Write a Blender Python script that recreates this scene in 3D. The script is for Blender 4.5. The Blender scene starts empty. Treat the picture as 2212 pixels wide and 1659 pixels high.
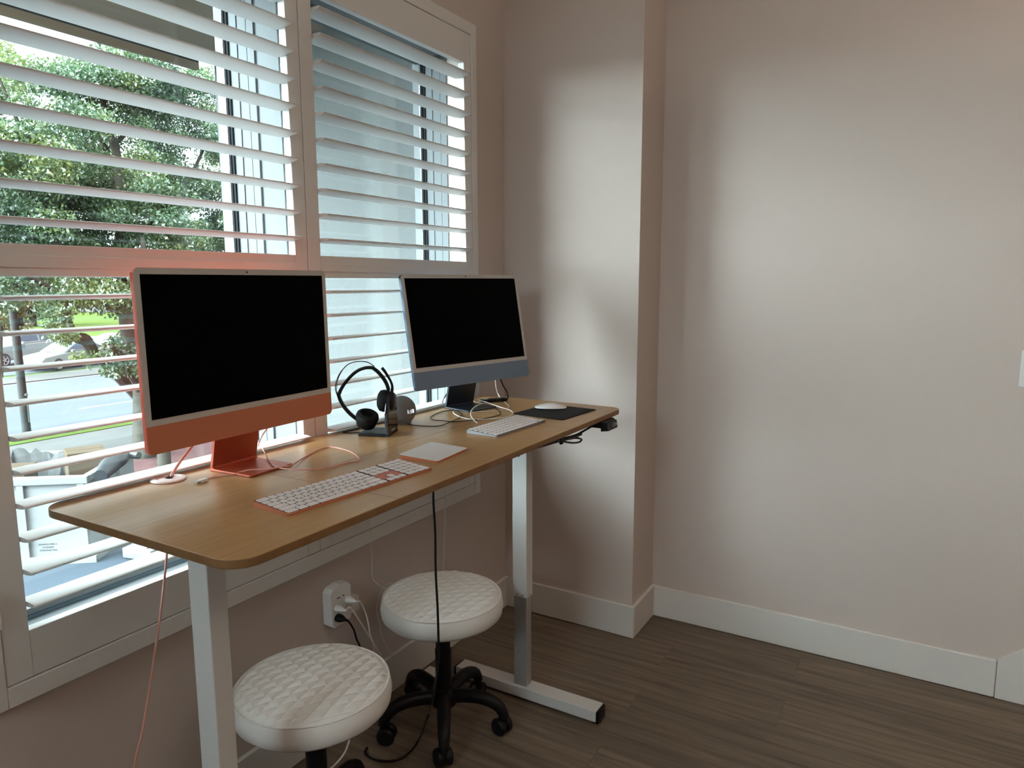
import bpy, bmesh, math, random
import numpy as np
from mathutils import Vector, Matrix
random.seed(7)
R = math.radians
C = bpy.context.scene.collection
scn = bpy.context.scene

# ------------------------------------------------------------------ camera
CAM = Vector((-1.3652, -1.5724, 1.4361)); YAW, PITCH, ROLL, FPX = 30.5939, 8.1228, -0.1874, 1538.25
_f = Vector((math.cos(R(YAW))*math.cos(R(PITCH)), math.sin(R(YAW))*math.cos(R(PITCH)), -math.sin(R(PITCH))))
_r = _f.cross(Vector((0, 0, 1))).normalized(); _u = _r.cross(_f)
_r2 = _r*math.cos(R(ROLL)) + _u*math.sin(R(ROLL)); _u2 = -_r*math.sin(R(ROLL)) + _u*math.cos(R(ROLL))
cd = bpy.data.cameras.new('camera'); co = bpy.data.objects.new('camera', cd); C.objects.link(co)
cd.sensor_width = 36; cd.lens = FPX/2212*36; cd.clip_start = .02; cd.clip_end = 500
M = Matrix.Identity(4)
for i in range(3):
    M[i][0] = _r2[i]; M[i][1] = _u2[i]; M[i][2] = -_f[i]; M[i][3] = CAM[i]
co.matrix_world = M
scn.camera = co
# a place in the photograph turned into a point on a real plane of the room
def ray(u, v): return _f*FPX + _r2*(u-1106) - _u2*(v-829.5)
def onX(u, v, x): d = ray(u, v); return CAM + d*((x-CAM.x)/d.x)
def onY(u, v, y): d = ray(u, v); return CAM + d*((y-CAM.y)/d.y)
def onZ(u, v, z): d = ray(u, v); return CAM + d*((z-CAM.z)/d.z)
def onP(u, v, p, n): d = ray(u, v); return CAM + d*((p-CAM).dot(n)/d.dot(n))

# ------------------------------------------------------------------ materials
MT = {}
def nt(name):
    m = bpy.data.materials.new(name); m.use_nodes = True; MT[name] = m
    return m, m.node_tree, m.node_tree.nodes['Principled BSDF']
def mat(name, col, rough=.5, metal=0., spec=.5, coat=0., emis=None, es=0., noise=0., nscale=30., bump=0., bscale=200., trans=0.):
    m, t, b = nt(name)
    b.inputs['Base Color'].default_value = (*col, 1); b.inputs['Roughness'].default_value = rough
    b.inputs['Metallic'].default_value = metal; b.inputs['Specular IOR Level'].default_value = spec
    b.inputs['Coat Weight'].default_value = coat
    if emis: b.inputs['Emission Color'].default_value = (*emis, 1); b.inputs['Emission Strength'].default_value = es
    tc = t.nodes.new('ShaderNodeTexCoord')
    if noise:
        n = t.nodes.new('ShaderNodeTexNoise'); n.inputs['Scale'].default_value = nscale; n.inputs['Detail'].default_value = 5
        mx = t.nodes.new('ShaderNodeMix'); mx.data_type = 'RGBA'
        mx.inputs[6].default_value = (*[c*(1-noise) for c in col], 1); mx.inputs[7].default_value = (*[min(1, c*(1+noise)) for c in col], 1)
        t.links.new(tc.outputs['Object'], n.inputs['Vector']); t.links.new(n.outputs['Fac'], mx.inputs[0]); t.links.new(mx.outputs[2], b.inputs['Base Color'])
    if bump:
        n2 = t.nodes.new('ShaderNodeTexNoise'); n2.inputs['Scale'].default_value = bscale; n2.inputs['Detail'].default_value = 3
        bp = t.nodes.new('ShaderNodeBump'); bp.inputs['Strength'].default_value = bump; bp.inputs['Distance'].default_value = .002
        t.links.new(tc.outputs['Object'], n2.inputs['Vector']); t.links.new(n2.outputs['Fac'], bp.inputs['Height']); t.links.new(bp.outputs[0], b.inputs['Normal'])
    return m
mat('wall_paint', (.61, .525, .48), .75, spec=.25, bump=.12, bscale=260)
mat('ceiling_paint', (.86, .84, .81), .9, spec=.2)
mat('trim_paint', (.72, .685, .65), .35, spec=.45)
mat('shutter_paint', (.74, .72, .70), .38, spec=.45)
mat('vinyl', (.13, .14, .145), .85, spec=.1)
mat('gasket', (.010, .011, .012), .9, spec=.1)
mat('sill_groove', (.05, .08, .10), .7)
mat('black_plastic', (.006, .006, .007), .45, spec=.22)
mat('black_gloss', (.006, .006, .007), .12, spec=.6)
mat('black_soft', (.008, .008, .009), .7, spec=.15, bump=.1)
mat('screen_black', (.0006, .0006, .0006), .5, spec=0.02)
mat('orange_metal', (.66, .085, .03), .45, metal=.1, spec=.5)
mat('orange_chin', (.50, .165, .085), .5, metal=.1, spec=.35)
mat('orange_stand', (.42, .085, .04), .4, metal=.4)
mat('orange_key_well', (.62, .2, .15), .5, metal=.3)
mat('blue_metal', (.045, .085, .15), .4, metal=.3)
mat('blue_chin', (.15, .205, .29), .5, metal=.15)
mat('blue_stand', (.022, .030, .042), .3, metal=.3)
mat('bezel', (.50, .475, .45), .45, spec=.3)
mat('silver', (.26, .26, .27), .45, metal=.5)
mat('white_plastic', (.80, .79, .78), .35)
mat('key_white', (.86, .80, .79), .45)
mat('key_gap_shade', (.035, .025, .025), .8)  # dark tone stands for the shade between keys
mat('white_gloss', (.86, .84, .83), .15, spec=.6)
mat('pink_cable', (.72, .36, .29), .6)
mat('pink_white', (.74, .66, .64), .4)
mat('white_cable', (.80, .76, .71), .5)
mat('grey_fabric', (.19, .195, .205), .85, noise=.2, nscale=400)
mat('leather', (.80, .79, .77), .42, spec=.45, bump=.15, bscale=500)
mat('desk_metal', (.66, .65, .64), .38, spec=.5)
mat('desk_metal_inner', (.42, .42, .42), .3, metal=.35)
mat('led', (.9, .92, 1), .5, emis=(.85, .9, 1), es=1.6)
mat('marking', (.75, .75, .75), .5)
mat('mousepad', (.016, .016, .017), .8, spec=.2)
mat('lamp_glow', (1, 1, 1), .5, emis=(1, .86, .70), es=3)
mat('steel', (.6, .6, .6), .3, metal=.9)
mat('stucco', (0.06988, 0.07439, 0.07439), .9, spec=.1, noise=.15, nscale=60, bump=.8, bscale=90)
mat('soffit_paint', (0.1836, 0.1462, 0.1122), .9, spec=.1, noise=.05, nscale=3)
mat('corner_trim', (0.0867, 0.09105, 0.09323), .8, spec=.1)
mat('asphalt', (0.02705, 0.03537, 0.04577), .9, spec=.1, noise=.25, nscale=25)
mat('road_asphalt', (0.05219, 0.05865, 0.06959), .85, spec=.1, noise=.12, nscale=.6)
mat('concrete', (0.05951, 0.05951, 0.05753), .85, spec=.1, noise=.16, nscale=1.2)
mat('line_paint', (0.1474, 0.1474, 0.1474), .8, spec=.1)
mat('lawn', (0.0393, 0.06242, 0.01156), .95, spec=.05, noise=.3, nscale=1.5)
mat('mulch', (0.06647, 0.03584, 0.03584), .95, spec=.05, noise=.5, nscale=9)
mat('bark', (0.04216, 0.03944, 0.034), .95, spec=.05, noise=.35, nscale=7)
mat('weathered_wood', (0.03536, 0.0374, 0.0374), .95, spec=.05, noise=.3, nscale=4)
mat('cardboard', (0.05318, 0.04069, 0.02867), .9, spec=.05, noise=.12, nscale=4)
mat('rubble', (0.04913, 0.05086, 0.05202), .95, spec=.05, noise=.5, nscale=5)
mat('tarp', (0.006, 0.0078, 0.0102), .5, noise=.3, nscale=6)
mat('car_paint', (0.1503, 0.1561, 0.1618), .25, spec=.3)
mat('car_glass', (.02, .035, .06), .1, spec=.5)
mat('tire', (.012, .012, .012), .8)
mat('house_siding', (0.0748, 0.0884, 0.1054), .9, noise=.1, nscale=2)
mat('house_roof', (0.0374, 0.0408, 0.0476), .9)
mat('sign_print', (.03, .035, .04), .7)
mat('red_paint', (0.0816, 0.0238, 0.0238), .7)

# dumpster steel: pale paint with rust breaking out low down
m, t, b = nt('dumpster_paint')
b.inputs['Roughness'].default_value = .8; b.inputs['Specular IOR Level'].default_value = .1
tc = t.nodes.new('ShaderNodeTexCoord'); n = t.nodes.new('ShaderNodeTexNoise'); n.inputs['Scale'].default_value = 3.2; n.inputs['Detail'].default_value = 9
cr = t.nodes.new('ShaderNodeValToRGB'); cr.color_ramp.elements[0].position = .63; cr.color_ramp.elements[1].position = .68
cr.color_ramp.elements[0].color = (.105, .112, .114, 1); cr.color_ramp.elements[1].color = (.07, .03, .014, 1)
sp = t.nodes.new('ShaderNodeSeparateXYZ'); ma = t.nodes.new('ShaderNodeMath'); ma.operation = 'MULTIPLY_ADD'; ma.inputs[1].default_value = -.09; 
t.links.new(tc.outputs['Object'], n.inputs['Vector']); t.links.new(tc.outputs['Object'], sp.inputs[0])
t.links.new(sp.outputs['Z'], ma.inputs[0]); t.links.new(n.outputs['Fac'], ma.inputs[2]); t.links.new(ma.outputs[0], cr.inputs[0]); t.links.new(cr.outputs[0], b.inputs['Base Color'])

# oak veneer, grain along x, with the joints between the tabletop boards
m, t, b = nt('oak')
tc = t.nodes.new('ShaderNodeTexCoord'); mp = t.nodes.new('ShaderNodeMapping'); mp.inputs['Scale'].default_value = (1.6, 42, 42)
n = t.nodes.new('ShaderNodeTexNoise'); n.inputs['Scale'].default_value = 2.2; n.inputs['Detail'].default_value = 8; n.inputs['Roughness'].default_value = .65
n2 = t.nodes.new('ShaderNodeTexNoise'); n2.inputs['Scale'].default_value = 9; n2.inputs['Detail'].default_value = 6
mp2 = t.nodes.new('ShaderNodeMapping'); mp2.inputs['Scale'].default_value = (1.2, 60, 60)
cr = t.nodes.new('ShaderNodeValToRGB')
cr.color_ramp.elements[0].position = .30; cr.color_ramp.elements[0].color = (.33, .178, .070, 1)
cr.color_ramp.elements[1].position = .68; cr.color_ramp.elements[1].color = (.50, .315, .145, 1)
e = cr.color_ramp.elements.new(.5); e.color = (.43, .25, .105, 1)
ad = t.nodes.new('ShaderNodeMath'); ad.operation = 'ADD'; hf = t.nodes.new('ShaderNodeMath'); hf.operation = 'MULTIPLY'; hf.inputs[1].default_value = .5
t.links.new(tc.outputs['Object'], mp.inputs[0]); t.links.new(mp.outputs[0], n.inputs['Vector']); t.links.new(tc.outputs['Object'], mp2.inputs[0]); t.links.new(mp2.outputs[0], n2.inputs['Vector'])
t.links.new(n.outputs['Fac'], ad.inputs[0]); t.links.new(n2.outputs['Fac'], ad.inputs[1]); t.links.new(ad.outputs[0], hf.inputs[0]); t.links.new(hf.outputs[0], cr.inputs[0])
t.links.new(cr.outputs[0], b.inputs['Base Color'])
b.inputs['Roughness'].default_value = .36; b.inputs['Specular IOR Level'].default_value = .55; b.inputs['Coat Weight'].default_value = .22; b.inputs['Coat Roughness'].default_value = .28
bp = t.nodes.new('ShaderNodeBump'); bp.inputs['Strength'].default_value = .12; bp.inputs['Distance'].default_value = .001
t.links.new(n2.outputs['Fac'], bp.inputs['Height']); t.links.new(bp.outputs[0], b.inputs['Normal'])
mat('oak_joint', (.12, .06, .028), .6)
mat('oak_edge', (.22, .115, .045), .55, spec=.3, noise=.25, nscale=30)

# vinyl plank floor, boards along y
m, t, b = nt('floor_planks')
tc = t.nodes.new('ShaderNodeTexCoord'); mp = t.nodes.new('ShaderNodeMapping'); mp.inputs['Rotation'].default_value = (0, 0, R(90))
br = t.nodes.new('ShaderNodeTexBrick'); br.inputs['Scale'].default_value = 1; br.inputs['Brick Width'].default_value = 1.22; br.inputs['Row Height'].default_value = .18
br.inputs['Mortar Size'].default_value = .0012; br.inputs['Mortar Smooth'].default_value = .3; br.inputs['Bias'].default_value = 0
br.inputs['Color1'].default_value = (.30, .30, .30, 1); br.inputs['Color2'].default_value = (.70, .70, .70, 1); br.inputs['Mortar'].default_value = (0, 0, 0, 1)
br.offset = .37
t.links.new(tc.outputs['Object'], mp.inputs[0]); t.links.new(mp.outputs[0], br.inputs['Vector'])
mg = t.nodes.new('ShaderNodeMapping'); mg.inputs['Scale'].default_value = (28, 1.3, 1)
va = t.nodes.new('ShaderNodeVectorMath'); va.operation = 'MULTIPLY_ADD'; va.inputs[1].default_value = (9, 5, 3)
t.links.new(br.outputs['Color'], va.inputs[0]); t.links.new(tc.outputs['Object'], mg.inputs[0]); t.links.new(mg.outputs[0], va.inputs[2])
n = t.nodes.new('ShaderNodeTexNoise'); n.inputs['Scale'].default_value = 1.6; n.inputs['Detail'].default_value = 9; n.inputs['Roughness'].default_value = .62; n.inputs['Distortion'].default_value = .6
t.links.new(va.outputs[0], n.inputs['Vector'])
cr = t.nodes.new('ShaderNodeValToRGB')
cr.color_ramp.elements[0].position = .28; cr.color_ramp.elements[0].color = (.085, .060, .042, 1)
cr.color_ramp.elements[1].position = .74; cr.color_ramp.elements[1].color = (.235, .178, .128, 1)
t.links.new(n.outputs['Fac'], cr.inputs[0])
mx = t.nodes.new('ShaderNodeMix'); mx.data_type = 'RGBA'; mx.blend_type = 'MULTIPLY'; mx.inputs[0].default_value = .45
t.links.new(cr.outputs[0], mx.inputs[6]); t.links.new(br.outputs['Color'], mx.inputs[7])
gn = t.nodes.new('ShaderNodeMix'); gn.data_type = 'RGBA'; gn.blend_type = 'MULTIPLY'; gn.inputs[0].default_value = 1; gn.inputs[7].default_value = (1.3, 1.3, 1.3, 1)
t.links.new(mx.outputs[2], gn.inputs[6]); t.links.new(gn.outputs[2], b.inputs['Base Color'])
b.inputs['Roughness'].default_value = .5; b.inputs['Specular IOR Level'].default_value = .35
bp = t.nodes.new('ShaderNodeBump'); bp.inputs['Strength'].default_value = .15; bp.inputs['Distance'].default_value = .001
t.links.new(n.outputs['Fac'], bp.inputs['Height']); t.links.new(bp.outputs[0], b.inputs['Normal'])

# window glass
m, t, b = nt('glass'); t.nodes.remove(b)
tr = t.nodes.new('ShaderNodeBsdfTransparent'); tr.inputs[0].default_value = (.90, .935, .925, 1)
gl = t.nodes.new('ShaderNodeBsdfGlossy'); gl.inputs['Roughness'].default_value = .01; gl.inputs['Color'].default_value = (.9, .95, .95, 1)
fr = t.nodes.new('ShaderNodeFresnel'); ge = t.nodes.new('ShaderNodeNewGeometry'); io = t.nodes.new('ShaderNodeMath'); io.operation = 'MULTIPLY_ADD'; io.inputs[1].default_value = 1/1.35-1.35; io.inputs[2].default_value = 1.35
t.links.new(ge.outputs['Backfacing'], io.inputs[0]); t.links.new(io.outputs[0], fr.inputs[0]); ms = t.nodes.new('ShaderNodeMixShader')
t.links.new(fr.outputs[0], ms.inputs[0]); t.links.new(tr.outputs[0], ms.inputs[1]); t.links.new(gl.outputs[0], ms.inputs[2])
t.links.new(ms.outputs[0], t.nodes['Material Output'].inputs[0])

# leaves
def leafmat(name, dark, light, yellow, scale):
    m, t, b = nt(name); t.nodes.remove(b)
    tc = t.nodes.new('ShaderNodeTexCoord'); n = t.nodes.new('ShaderNodeTexNoise'); n.inputs['Scale'].default_value = scale; n.inputs['Detail'].default_value = 2
    n2 = t.nodes.new('ShaderNodeTexNoise'); n2.inputs['Scale'].default_value = scale*22; n2.inputs['Detail'].default_value = 1
    ad = t.nodes.new('ShaderNodeMath'); ad.operation = 'MULTIPLY_ADD'; ad.inputs[1].default_value = .65
    cr = t.nodes.new('ShaderNodeValToRGB'); cr.color_ramp.elements[0].position = .60; cr.color_ramp.elements[0].color = (*dark, 1)
    cr.color_ramp.elements[1].position = .86; cr.color_ramp.elements[1].color = (*light, 1); e = cr.color_ramp.elements.new(1); e.color = (*yellow, 1)
    t.links.new(tc.outputs['Object'], n.inputs['Vector']); t.links.new(tc.outputs['Object'], n2.inputs['Vector'])
    t.links.new(n2.outputs['Fac'], ad.inputs[0]); t.links.new(n.outputs['Fac'], ad.inputs[2]); t.links.new(ad.outputs[0], cr.inputs[0])
    d = t.nodes.new('ShaderNodeBsdfDiffuse'); tl = t.nodes.new('ShaderNodeBsdfTranslucent'); g = t.nodes.new('ShaderNodeBsdfGlossy'); g.inputs['Roughness'].default_value = .4; g.inputs['Color'].default_value = (.5, .55, .55, 1)
    a = t.nodes.new('ShaderNodeMixShader'); a.inputs[0].default_value = .35; c = t.nodes.new('ShaderNodeMixShader'); c.inputs[0].default_value = .14
    t.links.new(cr.outputs[0], d.inputs[0]); t.links.new(cr.outputs[0], tl.inputs[0]); t.links.new(d.outputs[0], a.inputs[1]); t.links.new(tl.outputs[0], a.inputs[2])
    t.links.new(a.outputs[0], c.inputs[1]); t.links.new(g.outputs[0], c.inputs[2]); t.links.new(c.outputs[0], t.nodes['Material Output'].inputs[0])
leafmat('leaves', (.022, .058, .034), (.08, .135, .055), (.16, .185, .045), .45)
leafmat('leaves_amber', (.06, .05, .014), (.11, .09, .02), (.14, .1, .02), .6)
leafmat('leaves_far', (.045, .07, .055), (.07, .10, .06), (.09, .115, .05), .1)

# ------------------------------------------------------------------ object helpers
def tag(o, label=None, cat=None, group=None, kind=None):
    if label: o['label'] = label
    if cat: o['category'] = cat
    if group: o['group'] = group
    if kind: o['kind'] = kind
    return o
def thing(name, label, cat, loc=(0, 0, 0), rz=0, group=None):
    o = bpy.data.objects.new(name, None); C.objects.link(o); o.empty_display_size = .05
    o.location = loc; o.rotation_euler = (0, 0, rz)
    return tag(o, label, cat, group)
class MB:
    def __init__(s): s.bm = bmesh.new(); s.sm = False
    def box(s, x0, x1, y0, y1, z0, z1, bev=0, seg=2, mx=None):
        b = bmesh.new(); bmesh.ops.create_cube(b, size=1)
        for v in b.verts: v.co = Vector(((x0+x1)/2+v.co.x*(x1-x0), (y0+y1)/2+v.co.y*(y1-y0), (z0+z1)/2+v.co.z*(z1-z0)))
        if bev: bmesh.ops.bevel(b, geom=list(b.edges), offset=bev, segments=seg, affect='EDGES', profile=.5)
        return s.add(b, mx)
    def add(s, b, mx=None):
        if mx is not None: bmesh.ops.transform(b, matrix=mx, verts=b.verts)
        me = bpy.data.meshes.new('t'); b.to_mesh(me); b.free(); s.bm.from_mesh(me); bpy.data.meshes.remove(me); return s
    def prism(s, pts, z0, z1, bev=0, mx=None, seg=2):           # outline in xy, extruded along z
        b = bmesh.new(); vs = [b.verts.new((p[0], p[1], z0)) for p in pts]; f = b.faces.new(vs)
        r = bmesh.ops.extrude_face_region(b, geom=[f]); 
        for v in r['geom']:
            if isinstance(v, bmesh.types.BMVert): v.co.z = z1
        bmesh.ops.recalc_face_normals(b, faces=b.faces)
        if bev:
            ed = [e for e in b.edges if abs(e.verts[0].co.z-e.verts[1].co.z) < 1e-7]
            bmesh.ops.bevel(b, geom=ed, offset=bev, segments=seg, affect='EDGES', profile=.5)
        return s.add(b, mx)
    def lathe(s, prof, n=48, mx=None, caps=True):                   # (r, z) profile
        b = bmesh.new(); rings = []
        for r, z in prof:
            rings.append([b.verts.new((r*math.cos(2*math.pi*k/n), r*math.sin(2*math.pi*k/n), z)) for k in range(n)])
        for a, c in zip(rings, rings[1:]):
            for k in range(n): b.faces.new((a[k], a[(k+1) % n], c[(k+1) % n], c[k]))
        if caps:
            b.faces.new(list(reversed(rings[0]))); b.faces.new(rings[-1])
        bmesh.ops.recalc_face_normals(b, faces=b.faces)
        s.sm = True; return s.add(b, mx)
    def tube(s, pts, r, n=10, smooth=6, closed=False, flat=None):
        P = [Vector(p) for p in pts]; rr = list(r) if isinstance(r, (list, tuple)) else [r]*len(P)
        if smooth and len(P) > 2:
            Q = []; q = []
            for i in range(len(P)-1):
                p0, p1, p2, p3 = P[max(i-1, 0)], P[i], P[i+1], P[min(i+2, len(P)-1)]
                for k in range(smooth):
                    t = k/smooth
                    Q.append(.5*((2*p1)+(p2-p0)*t+(2*p0-5*p1+4*p2-p3)*t*t+(3*p1-p0-3*p2+p3)*t**3)); q.append(rr[i]*(1-t)+rr[i+1]*t)
            Q.append(P[-1]); q.append(rr[-1]); P, rr = Q, q
        b = bmesh.new(); rings = []; nrm = None
        for i, p in enumerate(P):
            d = (P[min(i+1, len(P)-1)]-P[max(i-1, 0)]).normalized()
            if nrm is None:
                nrm = d.orthogonal().normalized() if flat is None else (flat[0]-d*flat[0].dot(d)).normalized()
            else: nrm = (nrm-d*nrm.dot(d)).normalized()
            bn = d.cross(nrm); fx = 1 if flat is None else flat[1]
            rings.append([b.verts.new(p+nrm*(math.cos(2*math.pi*k/n)*rr[i]*fx)+bn*(math.sin(2*math.pi*k/n)*rr[i])) for k in range(n)])
        for a, c in zip(rings, rings[1:]):
            for k in range(n): b.faces.new((a[k], a[(k+1) % n], c[(k+1) % n], c[k]))
        b.faces.new(list(reversed(rings[0]))); b.faces.new(rings[-1])
        s.sm = True; return s.add(b)
    def ball(s, c, rx, ry=None, rz=None, mx=None, n=24):
        b = bmesh.new(); bmesh.ops.create_uvsphere(b, u_segments=n, v_segments=n//2+2, radius=1)
        ry = ry or rx; rz = rz or rx
        for v in b.verts: v.co = Vector((v.co.x*rx, v.co.y*ry, v.co.z*rz))
        s.sm = True; m = Matrix.Translation(Vector(c)); 
        return s.add(b, m @ mx if mx is not None else m)
    def loft(s, rings, cap=True):
        b = bmesh.new(); V = [[b.verts.new(p) for p in r] for r in rings]; n = len(V[0])
        for a, c in zip(V, V[1:]):
            for k in range(n): b.faces.new((a[k], a[(k+1) % n], c[(k+1) % n], c[k]))
        if cap: b.faces.new(list(reversed(V[0]))); b.faces.new(V[-1])
        bmesh.ops.recalc_face_normals(b, faces=b.faces)
        s.sm = True; return s.add(b)
    def build(s, name, m, parent=None, smooth=None, loc=None):
        me = bpy.data.meshes.new(name); s.bm.to_mesh(me); s.bm.free()
        o = bpy.data.objects.new(name, me); C.objects.link(o)
        me.materials.append(MT[m] if isinstance(m, str) else m)
        sm = s.sm if smooth is None else smooth
        if sm:
            me.polygons.foreach_set('use_smooth', [True]*len(me.polygons)); 
            try: me.set_sharp_from_angle(angle=R(38))
            except Exception: pass
        if parent is not None: o.parent = parent
        if loc is not None: o.location = loc
        return o
def struct(o): o['kind'] = 'structure'; return o
def rr(w, h, r, n=6, cx=0, cy=0):
    P = []
    for sx, sy, a0 in ((1, 1, 0), (-1, 1, 90), (-1, -1, 180), (1, -1, 270)):
        for k in range(n+1):
            a = R(a0+90*k/n); P.append((cx+sx*(w/2-r)+r*math.cos(a), cy+sy*(h/2-r)+r*math.sin(a)))
    return P
def text_mesh(body, size, extrude=.0003, align='CENTER', space=1.0):
    cu = bpy.data.curves.new('txt', 'FONT'); cu.body = body; cu.size = size; cu.extrude = extrude; cu.align_x = align; cu.align_y = 'CENTER'; cu.space_line = space
    o = bpy.data.objects.new('txt', cu); C.objects.link(o)
    dg = bpy.context.evaluated_depsgraph_get(); me = bpy.data.meshes.new_from_object(o.evaluated_get(dg))
    bpy.data.objects.remove(o); bpy.data.curves.remove(cu)
    return me
def frame_mx(o, ex, ey, ez):
    m = Matrix.Identity(4)
    for i in range(3): m[i][0] = ex[i]; m[i][1] = ey[i]; m[i][2] = ez[i]; m[i][3] = o[i]
    return m

# ------------------------------------------------------------------ room shell
XC, YC, XR, HB = 1.234, -.597, 1.475, .138
X0, Y0, ZT = -3.6, -4.8, 2.78
WX0, WX1, WZ0, WZ1 = -.765, .965, .655, 2.325       # window opening in the wall
TH = .25
w = MB()
w.box(X0-.2, WX0, 0, TH, -.1, ZT); w.box(WX1, XR+.2, 0, TH, -.1, ZT); w.box(WX0, WX1, 0, TH, -.1, WZ0); w.box(WX0, WX1, 0, TH, WZ1, ZT)
struct(w.build('wall_window', 'wall_paint'))
struct(MB().box(XC, XR+.2, YC, 0, 0, ZT).build('wall_column', 'wall_paint'))
struct(MB().box(XR, XR+.2, Y0-.2, YC, 0, ZT).build('wall_right', 'wall_paint'))
LY0, LY1, LZ0, LZ1 = -1.3, -.4, 1.95, 2.62             # unseen side window, added to let fill light in from the left
w = MB(); w.box(X0-.2, X0, Y0-.2, LY0, 0, ZT); w.box(X0-.2, X0, LY1, 0, 0, ZT); w.box(X0-.2, X0, LY0, LY1, 0, LZ0); w.box(X0-.2, X0, LY0, LY1, LZ1, ZT)
struct(w.build('wall_left', 'wall_paint'))
d = MB(); d.box(X0-.13, X0-.07, LY0, LY0+.06, LZ0, LZ1); d.box(X0-.13, X0-.07, LY1-.06, LY1, LZ0, LZ1); d.box(X0-.13, X0-.07, LY0, LY1, LZ0, LZ0+.06); d.box(X0-.13, X0-.07, LY0, LY1, LZ1-.06, LZ1); d.box(X0-.13, X0-.07, -.88, -.82, LZ0, LZ1)
w3 = struct(d.build('fill_window', 'vinyl')); MB().box(X0-.104, X0-.1, LY0+.03, LY1-.03, LZ0+.03, LZ1-.03).build('glass_pane', 'glass', w3)
BX0, BX1, BZ1 = -3.2, -2.5, 2.1                   # doorway behind the camera
w = MB(); w.box(X0, BX0, Y0-.2, Y0, 0, ZT); w.box(BX1, XR, Y0-.2, Y0, 0, ZT); w.box(BX0, BX1, Y0-.2, Y0, BZ1, ZT)
struct(w.build('wall_back', 'wall_paint'))
struct(MB().box(X0-.2, XR+.2, Y0-.2, TH, -.1, 0).build('floor', 'floor_planks'))
struct(MB().box(X0-.2, XR+.2, Y0-.2, TH, ZT, ZT+.2).build('ceiling', 'ceiling_paint'))
# door behind the camera
d = MB()
for x0, x1 in ((BX0, BX0+.07), (BX1-.07, BX1), (-2.87, -2.83)): d.box(x0, x1, Y0-.13, Y0-.07, 0, BZ1)
d.box(BX0, BX1, Y0-.13, Y0-.07, BZ1-.07, BZ1); d.box(BX0, BX1, Y0-.13, Y0-.07, 0, .08)
dr = struct(d.build('door_1', 'vinyl'))
MB().box(BX0+.05, BX1-.05, Y0-.12, Y0-.085, .05, BZ1-.05).build('door_leaf', 'trim_paint', dr)
# baseboards
def bb(name, pts, h=HB, th=.015):
    m = MB(); m.box(*pts, 0.002, h, bev=.003, seg=1); return struct(m.build(name, 'trim_paint'))
bb('baseboard_window', (X0, XC-.0, -.015, 0))
bb('baseboard_column', (XC-.015, XC, YC-.015, -.0155))
bb('baseboard_return', (XC-.0, XR-.015, YC-.015, YC))
bb('baseboard_right', (XR-.015, XR, -1.842, YC-.0))
# skirt at the foot of the stair opening: taller, top edge rising towards the room
m = MB(); m.prism([(-1.8435, .002), (-1.8435, .1395), (-2.6, .76), (-2.9, .76), (-2.9, .002)], 0, .015, mx=frame_mx((XR-.0150, 0, 0), (0, 1, 0), (0, 0, 1), (1, 0, 0)))
struct(m.build('trim_1', 'trim_paint'))
# the light-switch plate cut by the right edge of the picture
t = thing('light_switch', 'white light switch plate on the beige right wall at picture edge', 'switch', (XR, -1.872, 1.151))
MB().prism(rr(.09, .122, .006), 0, .006, bev=.002, mx=frame_mx((0, 0, 0), (0, 1, 0), (0, 0, 1), (-1, 0, 0))).build('plate', 'white_plastic', t)
MB().prism(rr(.033, .066, .002), .006, .009, bev=.001, mx=frame_mx((0, 0, 0), (0, 1, 0), (0, 0, 1), (-1, 0, 0))).build('rocker', 'white_plastic', t)

# ------------------------------------------------------------------ windows
GY = .213
for k, (x0, x1, nm) in enumerate(((WX0, .062, 'window_1'), (.145, WX1, 'window_2'))):
    m = MB(); f = .006
    m.box(x0, x0+f, .09, TH, WZ0, WZ1); m.box(x1-f, x1, .09, TH, WZ0, WZ1)
    m.box(x0+f, x1-f, .09, TH, WZ1-.03, WZ1); m.box(x0+f, x1-f, .09, TH, WZ0, WZ0+.022)
    s2 = x0+f, x1-f
    m.box(s2[0], s2[0]+.012, .155, GY+.02, WZ0+.022, WZ1-.03); m.box(s2[1]-.003, s2[1], .155, GY+.02, WZ0+.022, WZ1-.03)
    m.box(s2[0]+.012, s2[1]-.003, .165, GY+.02, WZ0+.022, WZ0+.045); m.box(s2[0]+.012, s2[1]-.003, .165, GY+.02, WZ1-.05, WZ1-.03)
    m.box(x1-f-.0012, x1-f, .118, .122, WZ0+.022, WZ1-.03)
    W_ = struct(m.build(nm, 'vinyl'))
    g = MB()
    for yy in (.186, .199): g.box(s2[1]-.0075, s2[1]-.0031, yy, yy+.0085, WZ0+.045, WZ1-.05)
    g.build('gasket', 'gasket', W_)
    MB().box(s2[0]+.012, s2[1]-.003, .161, .1645, WZ0+.0225, WZ0+.031).build('sill_groove', 'sill_groove', W_)
    MB().box(s2[0]+.012, s2[1]-.0031, GY, GY+.005, WZ0+.045, WZ1-.05).build('glass_pane', 'glass', W_)
struct(MB().box(.062, .145, 0.002, TH, WZ0, WZ1).build('trim_2', 'vinyl'))
struct(MB().box(WX0, WX1, 0.002, .09, WZ0, WZ0+.008).build('trim_3', 'vinyl'))

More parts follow.
